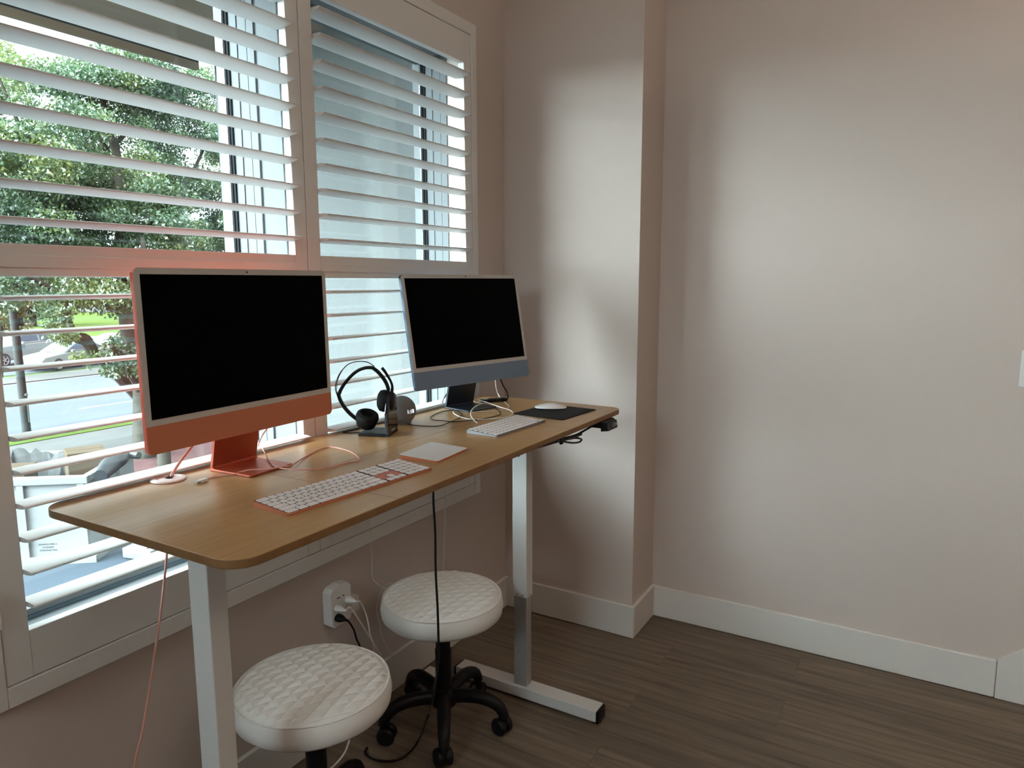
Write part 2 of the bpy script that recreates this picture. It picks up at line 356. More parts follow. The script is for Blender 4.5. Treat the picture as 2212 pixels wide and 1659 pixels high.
# ------------------------------------------------------------------ plantation shutters
FX0, FX1, FZ0, FZ1 = -.780, .9797, .594, 2.379
PX = [(-.742, .1022, -.6936, .0575), (.1040, .9427, .1525, .8978)]
PZ0, PZ1, OZ0, OZ1, RZ0, RZ1 = .6405, 2.3344, .7395, 2.2296, 1.4505, 1.514
m = MB()
m.box(FX0, PX[0][0]-.0015, -.037, 0, FZ0, FZ1, bev=.002, seg=1); m.box(PX[1][1]+.0015, FX1, -.037, 0, FZ0, FZ1, bev=.002, seg=1)
m.box(PX[0][0]-.0015, PX[1][1]+.0015, -.037, 0, FZ0, PZ0-.002, bev=.002, seg=1); m.box(PX[0][0]-.0015, PX[1][1]+.0015, -.037, 0, PZ1+.002, FZ1, bev=.002, seg=1)
m.box(FX0-.006, FX1+.006, -.012, 0, FZ0-.006, FZ0); m.box(FX1, FX1+.006, -.012, 0, FZ0, FZ1+.006); m.box(FX0-.006, FX1, -.012, 0, FZ1, FZ1+.006); m.box(FX0-.006, FX0, -.012, 0, FZ0, FZ1)
struct(m.build('trim_4', 'shutter_paint'))
def louver_mesh(L):
    m = MB(); D, T = .076, .0105; pr = []
    for k in range(13): a = math.pi*k/12; pr.append((-math.cos(a)*D/2, math.sin(a)*T/2))
    for k in range(1, 12): a = math.pi*k/12; pr.append((math.cos(a)*D/2, -math.sin(a)*T/2))
    m.prism(pr, -L/2, L/2, mx=frame_mx((0, 0, 0), (0, 1, 0), (0, 0, 1), (1, 0, 0))); m.sm = True
    return m
names = ('left shutter panel in front of the window with the street view', 'right shutter panel beside the beige wall corner, stucco behind it')
for k, (a, b_, c, d) in enumerate(PX):
    t = thing('shutter_panel', 'white louvered ' + names[k], 'shutter', (a, -.022, PZ0), group=None)
    def W(x0, x1, z0, z1, m, y0=-.013, y1=.013): m.box(x0-a, x1-a, y0, y1, z0-PZ0, z1-PZ0, bev=.0012, seg=1)
    m = MB(); W(a, c, PZ0, PZ1, m); W(d, b_, PZ0, PZ1, m)
    m.build('stile', 'shutter_paint', t)
    m = MB(); W(c, d, PZ0, OZ0, m, -.0125); m.build('bottom_rail', 'shutter_paint', t)
    m = MB(); W(c, d, RZ0, RZ1, m, -.0125); W(c, d, RZ0+.018, RZ1-.022, m, -.0055-.012, -.012); m.build('middle_rail', 'shutter_paint', t)
    m = MB(); W(c, d, OZ1, PZ1, m, -.0125); m.build('top_rail', 'shutter_paint', t)
    L = d-c-.003; lm = louver_mesh(L).build('louver', 'shutter_paint', t)
    lm.location = ((c+d)/2-a, -.008, 1.5575-PZ0); lm.rotation_euler = (R(-5), 0, 0)
    zs = [(1.5575+.0695*i, -5) for i in range(1, 10)] + [(1.4090-.0682*i, -2) for i in range(10)]
    for z, an in zs:
        o = lm.copy(); C.objects.link(o); o.parent = t; o.location = ((c+d)/2-a, -.008, z-PZ0); o.rotation_euler = (R(an), 0, 0)
    for z in ((2.20, 1.64, .72) if k else (.80, 1.62, 2.20)):
        hx = (b_ + .001 if k else a-.001)-a
        MB().lathe([(.0001, -.035), (.004, -.035), (.004, .035), (.0001, .035)], 10, Matrix.Translation((hx, -.0165, z-PZ0))).build('hinge', 'shutter_paint', t)

# ------------------------------------------------------------------ desk
H = .9915
DX0, DX1, DY0, DY1 = -.658, .9957, -.640, -.039; TT = .017
desk = thing('standing_desk', 'oak top standing desk with white metal legs in front of the shutters', 'desk', (0, 0, 0))
m = MB(); m.prism(rr(DX1-DX0, DY1-DY0, .055, 10, (DX0+DX1)/2, (DY0+DY1)/2), H-TT, H, bev=.002)
tb = m.build('tabletop', 'oak', desk, smooth=False); tb.data.materials.append(MT['oak_edge'])
for p_ in tb.data.polygons:
    if abs(p_.normal.z) < .5: p_.material_index = 1
m = MB(); m.box(-.2528, -.2516, DY0+.002, DY1-.002, H-.002, H+.00012); m.box(.5670, .5682, DY0+.002, DY1-.002, H-.002, H+.00012); m.box(-.2516, .567, -.3206, -.3196, H-.002, H+.00012)
m.build('tabletop_joint', 'oak_joint', desk)
def desk_leg(cx, fx0, fx1):
    m = MB(); m.box(cx, cx+.0415, -.450, -.395, .375, H-TT-.028, bev=.002); m.build('outer_leg', 'desk_metal', desk)
    m = MB(); m.box(cx+.003, cx+.0385, -.447, -.398, .05, .3745, bev=.0015); m.build('inner_leg', 'desk_metal_inner', desk)
    for y in (-.412, -.434): MB().lathe([(.0001, 0), (.002, 0), (.002, .0006), (.0001, .0006)], 10, frame_mx((cx-.0002, y, .383), (0, 1, 0), (0, 0, 1), (-1, 0, 0))).build('screw_hole', 'gasket', desk)
    MB().lathe([(.0001, 0), (.002, 0), (.002, .0006), (.0001, .0006)], 10, frame_mx((cx+.02, -.4502, .383), (1, 0, 0), (0, 0, 1), (0, -1, 0))).build('screw_hole', 'gasket', desk)
    m = MB(); m.box(cx-.008, cx+.052, -.712, -.158, .012, .05, bev=.002); m.build('foot', 'desk_metal', desk)
    for y0, y1 in ((-.722, -.712), (-.158, -.148)):
        m = MB(); m.box(cx-.008, cx+.052, y0, y1, .006, .048, bev=.004)
        m.lathe([(.0001, 0), (.018, 0), (.018, .012), (.0001, .012)], 20, Matrix.Translation((cx+.022, y0+(.02 if y0 < -.5 else -.01), 0)))
        m.build('foot_cap', 'black_plastic', desk)
    m = MB(); m.box(cx-.012, cx+.053, DY0+.06, DY1-.05, H-TT-.028, H-TT-.0002, bev=.002); m.build('side_bracket', 'desk_metal', desk)
desk_leg(.626, 0, 0); desk_leg(-.576, 0, 0)
m = MB(); m.box(-.523, .613, -.45, -.41, H-TT-.03, H-TT-.002); m.box(-.523, .613, -.37, -.33, H-TT-.03, H-TT-.002); m.build('crossbar', 'desk_metal', desk)
# pale cable grommet set in the top
m = MB(); m.lathe([(.0001, 0), (.037, 0), (.0385, .0015), (.036, .0042), (.027, .005), (.0265, .0034), (.0001, .0032)], 40, Matrix.Translation((-.404, -.0905, H+.0001))); g = m.build('cable_grommet', 'pink_white', desk)
m = MB(); m.prism([(-.003, -.006), (.020, -.005), (.022, 0), (.020, .005), (-.003, .006)], .0045, .0056, mx=Matrix.Translation((-.404, -.0905, H)) @ Matrix.Rotation(R(35), 4, 'Z')); m.build('cable_notch', 'gasket', g)
# control handset under the front edge
a0 = Vector((.838, -.634, .0))
m = MB(); m.box(.800, .893, -.648, -.575, .950, H-TT-.0005, bev=.004)
m.prism([(0, 0), (.026, -.004), (.030, -.030), (.003, -.034)], 0, .086, bev=.003, mx=frame_mx((.8035, -.632, H-TT-.002), (0, -1, 0), (0, 0, 1), (1, 0, 0)))
hs = m.build('control_handset', 'black_plastic', desk)
me = text_mesh('1 2', .018, .0003); o = bpy.data.objects.new('button_mark', me); C.objects.link(o); me.materials.append(MT['marking']); o.parent = hs
o.matrix_world = frame_mx((.851, -.6618, .9575), (1, 0, 0), (0, .13, .99), (0, -.99, .13))
m = MB()
m.prism([(-.0045, -.004), (.0045, -.004), (0, .005)], 0, .0006, mx=frame_mx((.872, -.6618, .9575), (1, 0, 0), (0, .13, .99), (0, -.99, .13)))
m.prism([(-.0035, .004), (0, -.005), (.0035, .004)], 0, .0006, mx=frame_mx((.8835, -.6618, .9575), (1, 0, 0), (0, .13, .99), (0, -.99, .13)))
m.build('arrow_mark', 'marking', hs)
# cable loom under the desk front
def c8(x, y): return (960+x/5.027, 820+y/5.027)
def P8(L, y): return [onY(*c8(a, b), y) for a, b in L]
m = MB(); m.tube([(.815, -.60, .957)] + P8([(1590, 512), (1450, 592), (1330, 645), (1250, 668), (1170, 690), (1060, 722), (950, 745)], -.60), .0035)
m.tube(P8([(1480, 590), (1380, 625), (1270, 650), (1200, 665)], -.597), .006)
m.tube(P8([(1300, 655), (1420, 635), (1488, 648), (1465, 678), (1390, 687), (1290, 672), (1230, 660)], -.592), .0032)
m.tube(P8([(1250, 625), (1270, 690)], -.60), .007, smooth=0)
m.build('cable_loom', 'black_plastic', desk)
p = onY(1115, 990, -.56)
m = MB(); m.box(p.x-.014, p.x+.016, -.575, -.53, H-TT-.024, H-TT-.0005, bev=.003); m.box(p.x-.006, p.x+.004, -.572, -.545, H-TT-.036, H-TT-.022, bev=.003); m.build('cable_clip', 'black_plastic', desk)

# ------------------------------------------------------------------ all-in-one computers
def computer(loc, yaw, tilt, backm, chinm, standm, foot_y, label, stand_x=0, Hd=.387):
    # loc = centre of the front face; local x right, -y towards the viewer
    t = thing('desktop_computer', label, 'computer', (loc[0], loc[1], H), R(yaw))
    Wd, ch, bz = .547, .0600, .0135; z0 = loc[2]-H
    T = Matrix.Translation((0, 0, z0)) @ Matrix.Rotation(-R(tilt), 4, 'X')
    F = frame_mx((0, 0, 0), (1, 0, 0), (0, 0, 1), (0, -1, 0))   # outline xy -> xz, extrusion -> -y (to the viewer)
    MB().prism(rr(Wd, Hd, .0125, 8), -.0112, 0, bev=.0012, mx=T @ F).build('housing', backm, t)
    zt = Hd/2; zc = -Hd/2+ch
    pts = [p for p in rr(Wd-.0008, Hd-.0008, .0122, 8) if p[1] > 0]
    pts = pts[:] ; top = [(x, y) for x, y in pts if y > 0]
    # bezel: upper rounded corners, straight bottom at the chin line
    upper = [p for p in rr(Wd-.0008, Hd-.0008, .0122, 8) if p[1] > 0]
    MB().prism(upper + [(-Wd/2+.0004, zc), (Wd/2-.0004, zc)], .0001, .0010, mx=T @ F).build('bezel', 'bezel', t)
    lower = [p for p in rr(Wd-.0008, Hd-.0008, .0122, 8) if p[1] < 0]
    MB().prism(lower + [(Wd/2-.0004, zc-.0001), (-Wd/2+.0004, zc-.0001)], .0001, .0010, mx=T @ F).build('chin', chinm, t)
    MB().box(-Wd/2+bz, Wd/2-bz, -.00145, -.00095, zc+bz, zt-bz, mx=T).build('screen', 'screen_black', t)
    MB().lathe([(.0001, 0), (.0022, 0), (.0022, .0006), (.0001, .0006)], 14, T @ frame_mx((0.012, -.0010, zt-.0068), (1, 0, 0), (0, 0, 1), (0, -1, 0))).build('camera_lens', 'gasket', t)
    # L-shaped stand: foot plate and leaning neck plate
    w2 = .0665; fy0, fy1 = foot_y
    m = MB(); m.prism(rr(2*w2, abs(fy1-fy0), .006, 5, stand_x, (fy0+fy1)/2), .0004, .0055, bev=.001); m.build('foot_plate', standm, t)
    yb = fy1-.006; ht = z0-.02; yt = math.tan(R(tilt))*(-.02)+.0135
    pr = [(yb, .005), (yb-.008, .005), (yt, ht), (yt+.008, ht)]
    fil = [(yb-.008, .0052), (yb-.016, .0052), (yb-.0105, .0075), (yb-.0085, .014)]
    X = frame_mx((stand_x-w2, 0, 0), (0, 1, 0), (0, 0, 1), (1, 0, 0))
    m = MB(); m.prism(pr, 0, 2*w2, mx=X); m.prism(fil, .0002, 2*w2-.0002, mx=X); m.build('neck', standm, t)
    m = MB(); m.box(stand_x-.045, stand_x+.045, .010, .022+.004, z0-.03, z0+.02, bev=.003, mx=None); m.build('hinge', backm, t)
    return t
imac = computer((-.2366, -.178, 1.2751), 2.3, .8, 'orange_metal', 'orange_chin', 'orange_stand', (-.062, .080), 'orange desktop computer with black screen, left of the two on the desk')
imac2 = computer((.6992, -.1817, 1.2766), -12.5, 10.1, 'blue_metal', 'blue_chin', 'blue_stand', (-.048, .088), 'slate blue desktop computer with black screen, farther right on the desk', .016, .3796)

# ------------------------------------------------------------------ keyboards and trackpad
U = .01905
def key_layout(full):
    K = []; g = .0
    rows = [[1.5]+[1]*13, [1]*13+[1.5], [1.5]+[1]*13, [1.75]+[1]*11+[1.75], [2.25]+[1]*10+[2.25]]
    for r, ws in enumerate(rows):
        x = 0
        for w_ in ws: K.append((x, r, w_, 1)); x += w_
    if full:
        x = 0
        for w_ in (1.5, 1.25, 1.5, 6, 1.5, 1.25, 1.5): K.append((x, 5, w_, 1)); x += w_
        n0 = 14.5+.26
        for r in (0, 1, 2):
            for i in range(3): K.append((n0+i, r, 1, 1))
        K.append((n0+1, 4, 1, 1)); K += [(n0+i, 5, 1, 1) for i in range(3)]
        q0 = n0+3+.26
        for r in (0, 1, 2, 3):
            for i in range(4): K.append((q0+i, r, 1, 1))
        K += [(q0+i, 4, 1, 1) for i in range(3)] + [(q0+3, 4, 1, 2), (q0, 5, 2, 1), (q0+2, 5, 1, 1)]
    else:
        x = 0
        for w_ in (1, 1, 1, 1.25, 5, 1.25, 1, 1): K.append((x, 5, w_, 1)); x += w_
        K.append((x, 5, 1, .48)); K.append((x, 5.52, 1, .48)); K.append((x+1, 5, 1, 1))
    return K
def keyboard(name, label, loc, yaw, wd, full, bodym, keym):
    D = .1149; hb, hf = .0109, .0040
    t = thing(name, label, 'keyboard', (loc[0], loc[1], H+.0003), R(yaw))
    sl = math.atan((hb-hf)/D)
    b = bmesh.new(); P = rr(wd, D, .007, 5)
    lo = [b.verts.new((x, y, .0)) for x, y in P]; hi = [b.verts.new((x, y, hf+(y+D/2)*math.tan(sl))) for x, y in P]
    b.faces.new(list(reversed(lo))); b.faces.new(hi)
    for i in range(len(P)): j = (i+1) % len(P); b.faces.new((lo[i], lo[j], hi[j], hi[i]))
    MB().add(b).build('body', bodym, t)
    mx = (wd-(14.5+(.52+7 if full else 0))*U)/2+0.0; ky = (D-.0035*2)/6
    K = key_layout(full); K = sorted(K, key=lambda k: k[1]); cache = {}
    MX = Matrix.Translation((0, -D/2, hf)) @ Matrix.Rotation(sl, 4, 'X')
    ex = (wd-.007)/((14.5+.52+7 if full else 14.5)*U)
    extra = MB() if len(K) > 100 else None
    for i, (x, r, w_, h_) in enumerate(K):
        kw, kh = w_*U*ex-.0032, h_*ky-.0032
        cx = -wd/2+.0035+(x+w_/2)*U*ex; cy = D-.0035-(r+h_/2)*ky
        if extra is not None and i < len(K)-100:
            extra.prism(rr(kw, kh, .0016, 3), 0, .0014, mx=MX @ Matrix.Translation((cx, cy, .0002))); continue
        key = (round(w_, 2), h_)
        if key not in cache:
            cache[key] = MB().prism(rr(kw, kh, .0016, 3), 0, .0014, bev=.0002).build('key', keym, t); o = cache[key]
        else: o = cache[key].copy(); C.objects.link(o); o.parent = t
        o.matrix_local = MX @ Matrix.Translation((cx, cy, .0002))
    if extra is not None: e = extra.build('key', keym, t); e['kind'] = 'stuff'
    m = MB(); m.box(-wd/2+.004, wd/2-.004, .0040, D-.0035, -.0006, .0003, mx=MX); m.build('gap_shade_plate', 'key_gap_shade', t)  # dark plate paints in the shade of the gaps between keys
    if full:
        xa = -wd/2+.0035+(14.5+.26)*U*ex-.003; xb = xa+3*U*ex+.005
        m = MB(); m.box(xa, xb, D-.0035-4*ky-.0005, D-.0035-3*ky, .0002, .0009, mx=MX); m.box(xa, xa+U*ex+.001, D-.0035-5*ky, D-.0035-4*ky-.0005, .0002, .0009, mx=MX); m.box(xa+2*U*ex+.0035, xb, D-.0035-5*ky, D-.0035-4*ky-.0005, .0002, .0009, mx=MX)
        m.build('blank_panel', 'orange_key_well', t)
    return t
keyboard('keyboard', 'long orange keyboard with white keys in front of the orange computer', (-.2358, -.4894), -4.46, .4187, True, 'orange_chin', 'key_white')
keyboard('keyboard', 'compact silver keyboard with white keys in front of the blue computer', (.4934, -.4568), -2.38, .2789, False, 'silver', 'key_white')
t = thing('trackpad', 'white topped trackpad with orange sides right of the orange keyboard', 'trackpad', (.098, -.4701, H+.0003), R(5.75))
def wedge(o, wd, D, hf, hb, z0, m):
    b = bmesh.new(); P = rr(wd, D, .008, 6); s_ = (hb-hf)/D
    lo = [b.verts.new((x, y, z0 if z0 <= 0 else hf-z0+(y+D/2)*s_)) for x, y in P]; hi = [b.verts.new((x, y, hf+(y+D/2)*s_)) for x, y in P]
    b.faces.new(list(reversed(lo))); b.faces.new(hi)
    for i in range(len(P)): j = (i+1) % len(P); b.faces.new((lo[i], lo[j], hi[j], hi[i]))
    return m.add(b)
wedge(0, .160, .1149, .0040, .0102, 0, MB()).build('body', 'orange_chin', t)
wedge(0, .1592, .1141, .0048, .0110, .0006, MB()).build('glass_top', 'white_plastic', t)

# mouse mat and mouse
pts = [Vector((.6905, -.357, 0)), Vector((.672, -.556, 0)), Vector((.905, -.575, 0)), Vector((.9190, -.380, 0))]
cen = sum(pts, Vector())/4
m = MB(); wv = (pts[2]-pts[1]); ang = math.atan2(wv.y, wv.x)
o = m.prism(rr(.229, .1985, .008, 5), .0003, .0028, bev=.0004).build('mouse_mat', 'mousepad', None); o.location = (cen.x, cen.y, H); o.rotation_euler = (0, 0, ang)
tag(o, 'black square mouse mat at the right end of the desk', 'mouse mat')
t = thing('computer_mouse', 'white low rounded computer mouse on the black mouse mat', 'mouse', (.838, -.428, H+.0029), math.atan2(-.82, .40))
def mouse_rings(zf, wf, n=28, top=True):
    rings = []
    for k in range(n+1):
        s = k/n; x = -.0567+.1134*s; e = math.sqrt(max(1e-4, 1-(abs(2*s-1))**2.6))
        wy = .0285*e**.8*wf; hz = (.0205*math.sin(math.pi*(.08+.84*s))**.75)*zf
        base = .0035+.0 if top else .0004
        rings.append([(x, wy*math.cos(math.pi*j/14), base+(hz-base if hz > base else .0005)*math.sin(math.pi*j/14)**.8) for j in range(15)] + [(x, wy*.9*math.cos(math.pi+math.pi*j/4), base-.0) for j in range(1, 4)])
    return rings
MB().loft(mouse_rings(1, 1)).build('shell', 'white_gloss', t)
MB().prism([(x*.94, y) for x, y in rr(.104, .046, .022, 8)], .0002, .0040, bev=.0008).build('base', 'black_plastic', t)

# ------------------------------------------------------------------ headset on its stand
e1 = Vector((.375, -.927, 0)); d2 = Vector((.927, .375, 0)); Z = Vector((0, 0, 1))
fr = Vector((.196, -.233, H))
def c6(x, y): return (700+x/8.295, 760+y/8.295)
st = thing('headset_stand', 'glossy black charging stand with a slab foot holding the headset', 'headset stand', (fr.x, fr.y, H))
SM = frame_mx((0, 0, 0), d2, -e1, Z)      # local x = along the slab, y = backwards, z = up
m = MB(); m.prism([(0, .0), (.088, 0), (.092, .05), (.088, .092), (.0, .092)], .0006, .010, bev=.002, mx=SM)
m.build('foot', 'black_plastic', st)
m = MB(); m.prism([(0, .0006), (.001, .070), (.014, .100), (.066, .100), (.086, .070), (.088, .0006)], 0, .012, bev=.002, mx=frame_mx((0, 0, 0), d2, Z, e1) @ Matrix.Translation((0, 0, -.012)))
m.build('upright', 'black_gloss', st)
m = MB(); m.box(.028, .06, -.0004, 0, .014, .016, mx=frame_mx((0, 0, 0), d2, -e1, Z)); m.build('label_strip', 'marking', st)
hp = thing('headset', 'black over-ear headset with raised microphone boom leaning on its stand', 'headset', (fr.x, fr.y, H))
PP = fr + Vector((.039, .0225, .1)); nrm = Vector((.866, .50, 0)); h1 = Vector((.50, -.866, 0))
def hpt(x, y, off=0): return onP(*c6(x, y), PP+nrm*off, nrm) - Vector((fr.x, fr.y, H))
m = MB(); m.tube([hpt(*p) for p in ((1155, 690), (1135, 610), (1080, 500), (990, 385), (905, 310), (855, 285), (760, 285), (650, 315), (550, 375), (450, 470), (360, 580), (300, 680), (268, 760))], .0048, n=12, flat=(nrm, 2.8)); m.build('headband_pad', 'black_soft', hp)
m = MB(); m.tube([hpt(*p) for p in ((900, 262), (800, 195), (690, 172), (570, 178), (450, 215), (350, 300), (265, 420), (215, 560), (205, 680), (240, 770))], .0015, n=8); m.tube([hpt(*p) for p in ((330, 330), (265, 450), (235, 580), (228, 690), (250, 770))], .0009, n=8); m.build('headband_shell', 'black_gloss', hp)
m = MB(); m.tube([hpt(*p) for p in ((250, 735), (290, 860), (360, 985), (450, 1090), (535, 1165), (600, 1215))], .0050, n=12, flat=(nrm, 2.2)); m.build('arm', 'black_plastic', hp)
m = MB(); m.tube([hpt(*p) for p in ((1135, 640), (1160, 740), (1165, 850))], .0040, n=12, flat=(nrm, 2.0)); m.build('arm', 'black_plastic', hp)
m = MB(); m.tube([hpt(x, y, .006) for x, y in ((1035, 285), (1080, 340), (1140, 430), (1195, 530), (1222, 620), (1215, 720))], [.0044, .0044, .004, .0034, .0038, .005], n=10); m.build('microphone_boom', 'black_plastic', hp)
def cup(px, py, ax, r, side, off=0, dd=0):
    c = hpt(px, py, off); ax = ax.normalized(); ex = ax.orthogonal().normalized(); ey = ax.cross(ex)
    X = frame_mx(c, ex, ey, ax)
    m = MB(); m.lathe([(.0001, -.006), (r*.86, -.006), (r*.97, .001), (r, .010), (r*.93, .019), (r*.72, .024), (r*.55, .0215), (r*.45, .014), (.0001, .013)], 36, X); q = m.build('ear_cushion', 'black_soft', hp)
    m = MB(); m.lathe([(.0001, -.024), (r*.62, -.0235), (r*.80, -.019), (r*.86, -.012), (r*.87, -.0062), (.0001, -.0062)], 36, X); m.build('ear_cup', 'black_plastic', hp)
cup(1128, 880, -h1 + nrm*.12 + Z*.04, .033, 0)
cup(765, 1215, Z*1.0 + h1*.30 + nrm*-.35, .034, 1, -.004)

# ------------------------------------------------------------------ round smart speaker with clock
ec = Vector((.380, -.130, H)); sp_ = thing('smart_speaker', 'small grey round speaker with a lit clock behind the headset', 'speaker', tuple(ec))
r = .047; pr = [(.0001, .0006), (.030, .0006), (.033, .003)]
for k in range(3, 25): a = -90+180*k/24; 
prof = [(.0001, .0006), (.031, .0006)] + [(r*math.cos(R(a)), .042+r*math.sin(R(a))) for a in range(-48, 90, 6)] + [(.0001, .042+r)]
MB().lathe(prof, 48).build('fabric_shell', 'grey_fabric', sp_)
q = onY(886.8, 888.5, ec.y); vd = (CAM-Vector((ec.x, ec.y, H+.042))).normalized()
side = Vector((-vd.y, vd.x, 0)).normalized()   # to the right as the camera sees it
if side.dot(_r2) < 0: side = -side
fd = (vd*.78 + side*.62); fd.z = .02; fd.normalize(); sx = Vector((-fd.y, fd.x, 0)); 
if sx.dot(_r2) < 0: sx = -sx
sx.normalize(); up = Vector((0, 0, 1)); up = (up-fd*fd.z).normalized()
me = text_mesh('1:18', .0168, .0004)
for v in me.vertices:                                            # wrap the digits round the ball
    a, c_ = v.co.x/r, v.co.y/r
    dirv = (fd*math.cos(a)+sx*math.sin(a))*math.cos(c_)+up*math.sin(c_)
    v.co = Vector((0, 0, .042))+dirv*(r+.0004+v.co.z)
o = bpy.data.objects.new('clock_digits', me); C.objects.link(o); o.parent = sp_; me.materials.append(MT['led'])
tag(o, 'glowing white clock digits')

# ------------------------------------------------------------------ cables
def cable(name, pts, r, m, label, cat='cable', **k):
    o = MB().tube(pts, r, n=8, **k).build(name, m); return tag(o, label, cat)
def D5(L, h=.0022): return [onZ(280+a/3.319, 560+b/3.319, H+h) for a, b in L]
def D7(L, h=.0022): return [onZ(500+a/3.95, 880+b/3.95, H+h) for a, b in L]
def DA(L, h=.0020): return [onZ(920+a/10.533, 800+b/10.533, H+(h if not isinstance(h, list) else h[i])) for i, (a, b) in enumerate(L)]
# pink charging lead with its metal plug
uc = thing('charging_cable', 'salmon braided charging cable looped on the desk before the orange stand', 'cable', (0, 0, 0))
up5 = [onP(280+a/3.319, 560+b/3.319, Vector((-.19, -.070, 1)), Vector((0, 1, 0))) for a, b in ((1005, 1190), (950, 1265), (922, 1345))]
flat = D5([(955, 1405), (1005, 1468), (1062, 1508), (1225, 1526), (1400, 1500)]) + D7([(1000, 465), (1072, 458), (1092, 440), (1060, 405), (1000, 372), (900, 345), (820, 338), (740, 360), (620, 428)]) + D7([(510, 495)], .0075) + D7([(440, 525), (330, 548), (150, 558), (0, 572)], .0022) + D5([(600, 1562), (556, 1575)], .0022)
flat[0].z = H+.02; flat[1].z = H+.0085; flat[2].z = H+.0078; flat[3].z = H+.0075; flat[4].z = H+.003
for p_ in flat[-6:-3]: p_.z = H+.0085
MB().tube(up5+flat, .0017, n=8).build('lead', 'pink_cable', uc)
a, b = D5([(552, 1577), (486, 1598)], .0045)
dr_ = (b-a).normalized()
m = MB(); m.box(0, .021, -.0055, .0055, -.0035, .0035, bev=.0012, mx=frame_mx(a, dr_, Z.cross(dr_), Z)); m.build('plug_body', 'white_plastic', uc)
m = MB(); m.box(.021, .031, -.0052, .0052, -.002, .002, mx=frame_mx(a, dr_, Z.cross(dr_), Z)); m.build('plug_tip', 'steel', uc)
# computer power leads
cable('power_cable', [(-.225, -.1300, 1.19), (-.255, -.105, 1.13), (-.305, -.085, 1.08), (-.355, -.082, 1.035), (-.388, -.086, 1.005), (-.396, -.0895, H+.0052)], .0031, 'pink_cable', 'salmon power cable running from the orange computer into the desk grommet')
cable('power_cable', [(-.404, -.0905, H-TT-.002), (-.409, -.091, .90), (-.423, -.092, .817), (-.447, -.094, .70), (-.482, -.096, .56), (-.515, -.098, .44), (-.542, -.1, .362), (-.552, -.1, .2), (-.555, -.1, .02)], .0026, 'pink_cable', 'pale salmon cable hanging under the left end of the desk')
cable('power_cable', [onY(*c, -.075) for c in ((978, 838), (966, 850), (958, 862))] + [onZ(954, 874, H+.004)], .0022, 'silver', 'pale blue power cable left of the blue computer stand')
# black headset lead wandering over the desk
def D6(L, h=.0021): return [onZ(680+a/4.148, 560+b/4.148, H+h) for a, b in L]
L1 = D6([(400, 1552), (330, 1556), (250, 1552), (216, 1530), (240, 1506), (330, 1492), (450, 1478)]) + D6([(560, 1470), (640, 1464)]) + D6([(780, 1468), (900, 1488), (1100, 1495), (1200, 1470), (1290, 1425), (1315, 1392), (1290, 1365), (1225, 1352), (1130, 1368), (1060, 1398), (1036, 1420), (1060, 1438), (1150, 1446), (1250, 1456)], .0021) + D6([(1400, 1443), (1530, 1425), (1630, 1402), (1666, 1386), (1650, 1358), (1610, 1325)], .0021)
L1[12].z = H+.0045
for p_ in L1: p_.y = min(p_.y, -.075)
cable('headset_cable', L1, .0014, 'black_plastic', 'thin black cable winding over the desk from the headset stand', smooth=5)
wc = thing('usb_cable', 'white cable whose plug stands up before the blue computer stand', 'cable', (0, 0, 0))
hA = [.020, .018, .014, .010, .007, .005, .004, .003, .003, .003, .003, .003, .003, .0042, .0042]
MB().tube(DA([(1240, 700), (1350, 715), (1500, 770), (1700, 840), (1880, 893), (1975, 950), (1950, 1010), (1850, 1062), (1600, 1092), (1300, 1113), (1000, 1108), (820, 1072), (690, 1015), (625, 965), (630, 925)], hA), .0017, n=8).build('lead', 'white_cable', wc)
a, b = DA([(1240, 700), (1140, 690)], [.020, .020]); dr_ = (b-a).normalized()
MB().box(0, .016, -.0045, .0045, -.003, .003, bev=.001, mx=frame_mx(a, dr_, Z.cross(dr_), Z)).build('plug_body', 'white_plastic', wc)
MB().box(.016, .022, -.0035, .0035, -.0014, .0014, mx=frame_mx(a, dr_, Z.cross(dr_), Z)).build('plug_tip', 'steel', wc)
cable('usb_cable', DA([(1175, 1198), (1110, 1150), (1052, 1080), (1018, 1000), (1045, 905), (1120, 830), (1240, 768), (1380, 742), (1470, 760)], [.003, .004, .006, .009, .012, .012, .011, .012, .012]), .0021, 'white_cable', 'thick white cable arching towards the compact keyboard')
cable('usb_cable', DA([(1790, 715), (1850, 770), (1893, 812), (1860, 858), (1700, 905), (1450, 932), (1250, 940), (1060, 950)], .0021), .0012, 'white_cable', 'thin white cable curling around the blue computer foot')
# small hub
hc = Vector((.872, -.168, H)); hb_ = thing('usb_hub', 'slim black hub lying beside the blue computer foot', 'hub', tuple(hc), R(-34))
MB().box(-.052, .052, -.014, .014, .0005, .0125, bev=.002).build('body', 'black_plastic', hb_)
MB().box(-.040, -.022, -.010, .010, .0125, .0132, bev=.0002).build('badge', 'silver', hb_)
hp_ = Vector((.907, -.192, H+.006))
cable('hub_cable', [onY(*c, -.165) for c in ((1081, 818), (1087, 833), (1094, 845))] + [onY(1097.5, 856, -.185), onY(1096, 862, -.192), hp_+Vector((.008, -.004, .001))], .0026, 'black_plastic', 'short black cable dropping from the blue computer to the hub')
cable('usb_cable', [onY(*c, -.14) for c in ((1070, 821), (1072, 838), (1076, 851))] + [hc+Vector((.028, -.012, .0145))], .0018, 'white_cable', 'white cable hanging from the blue computer down to the hub')

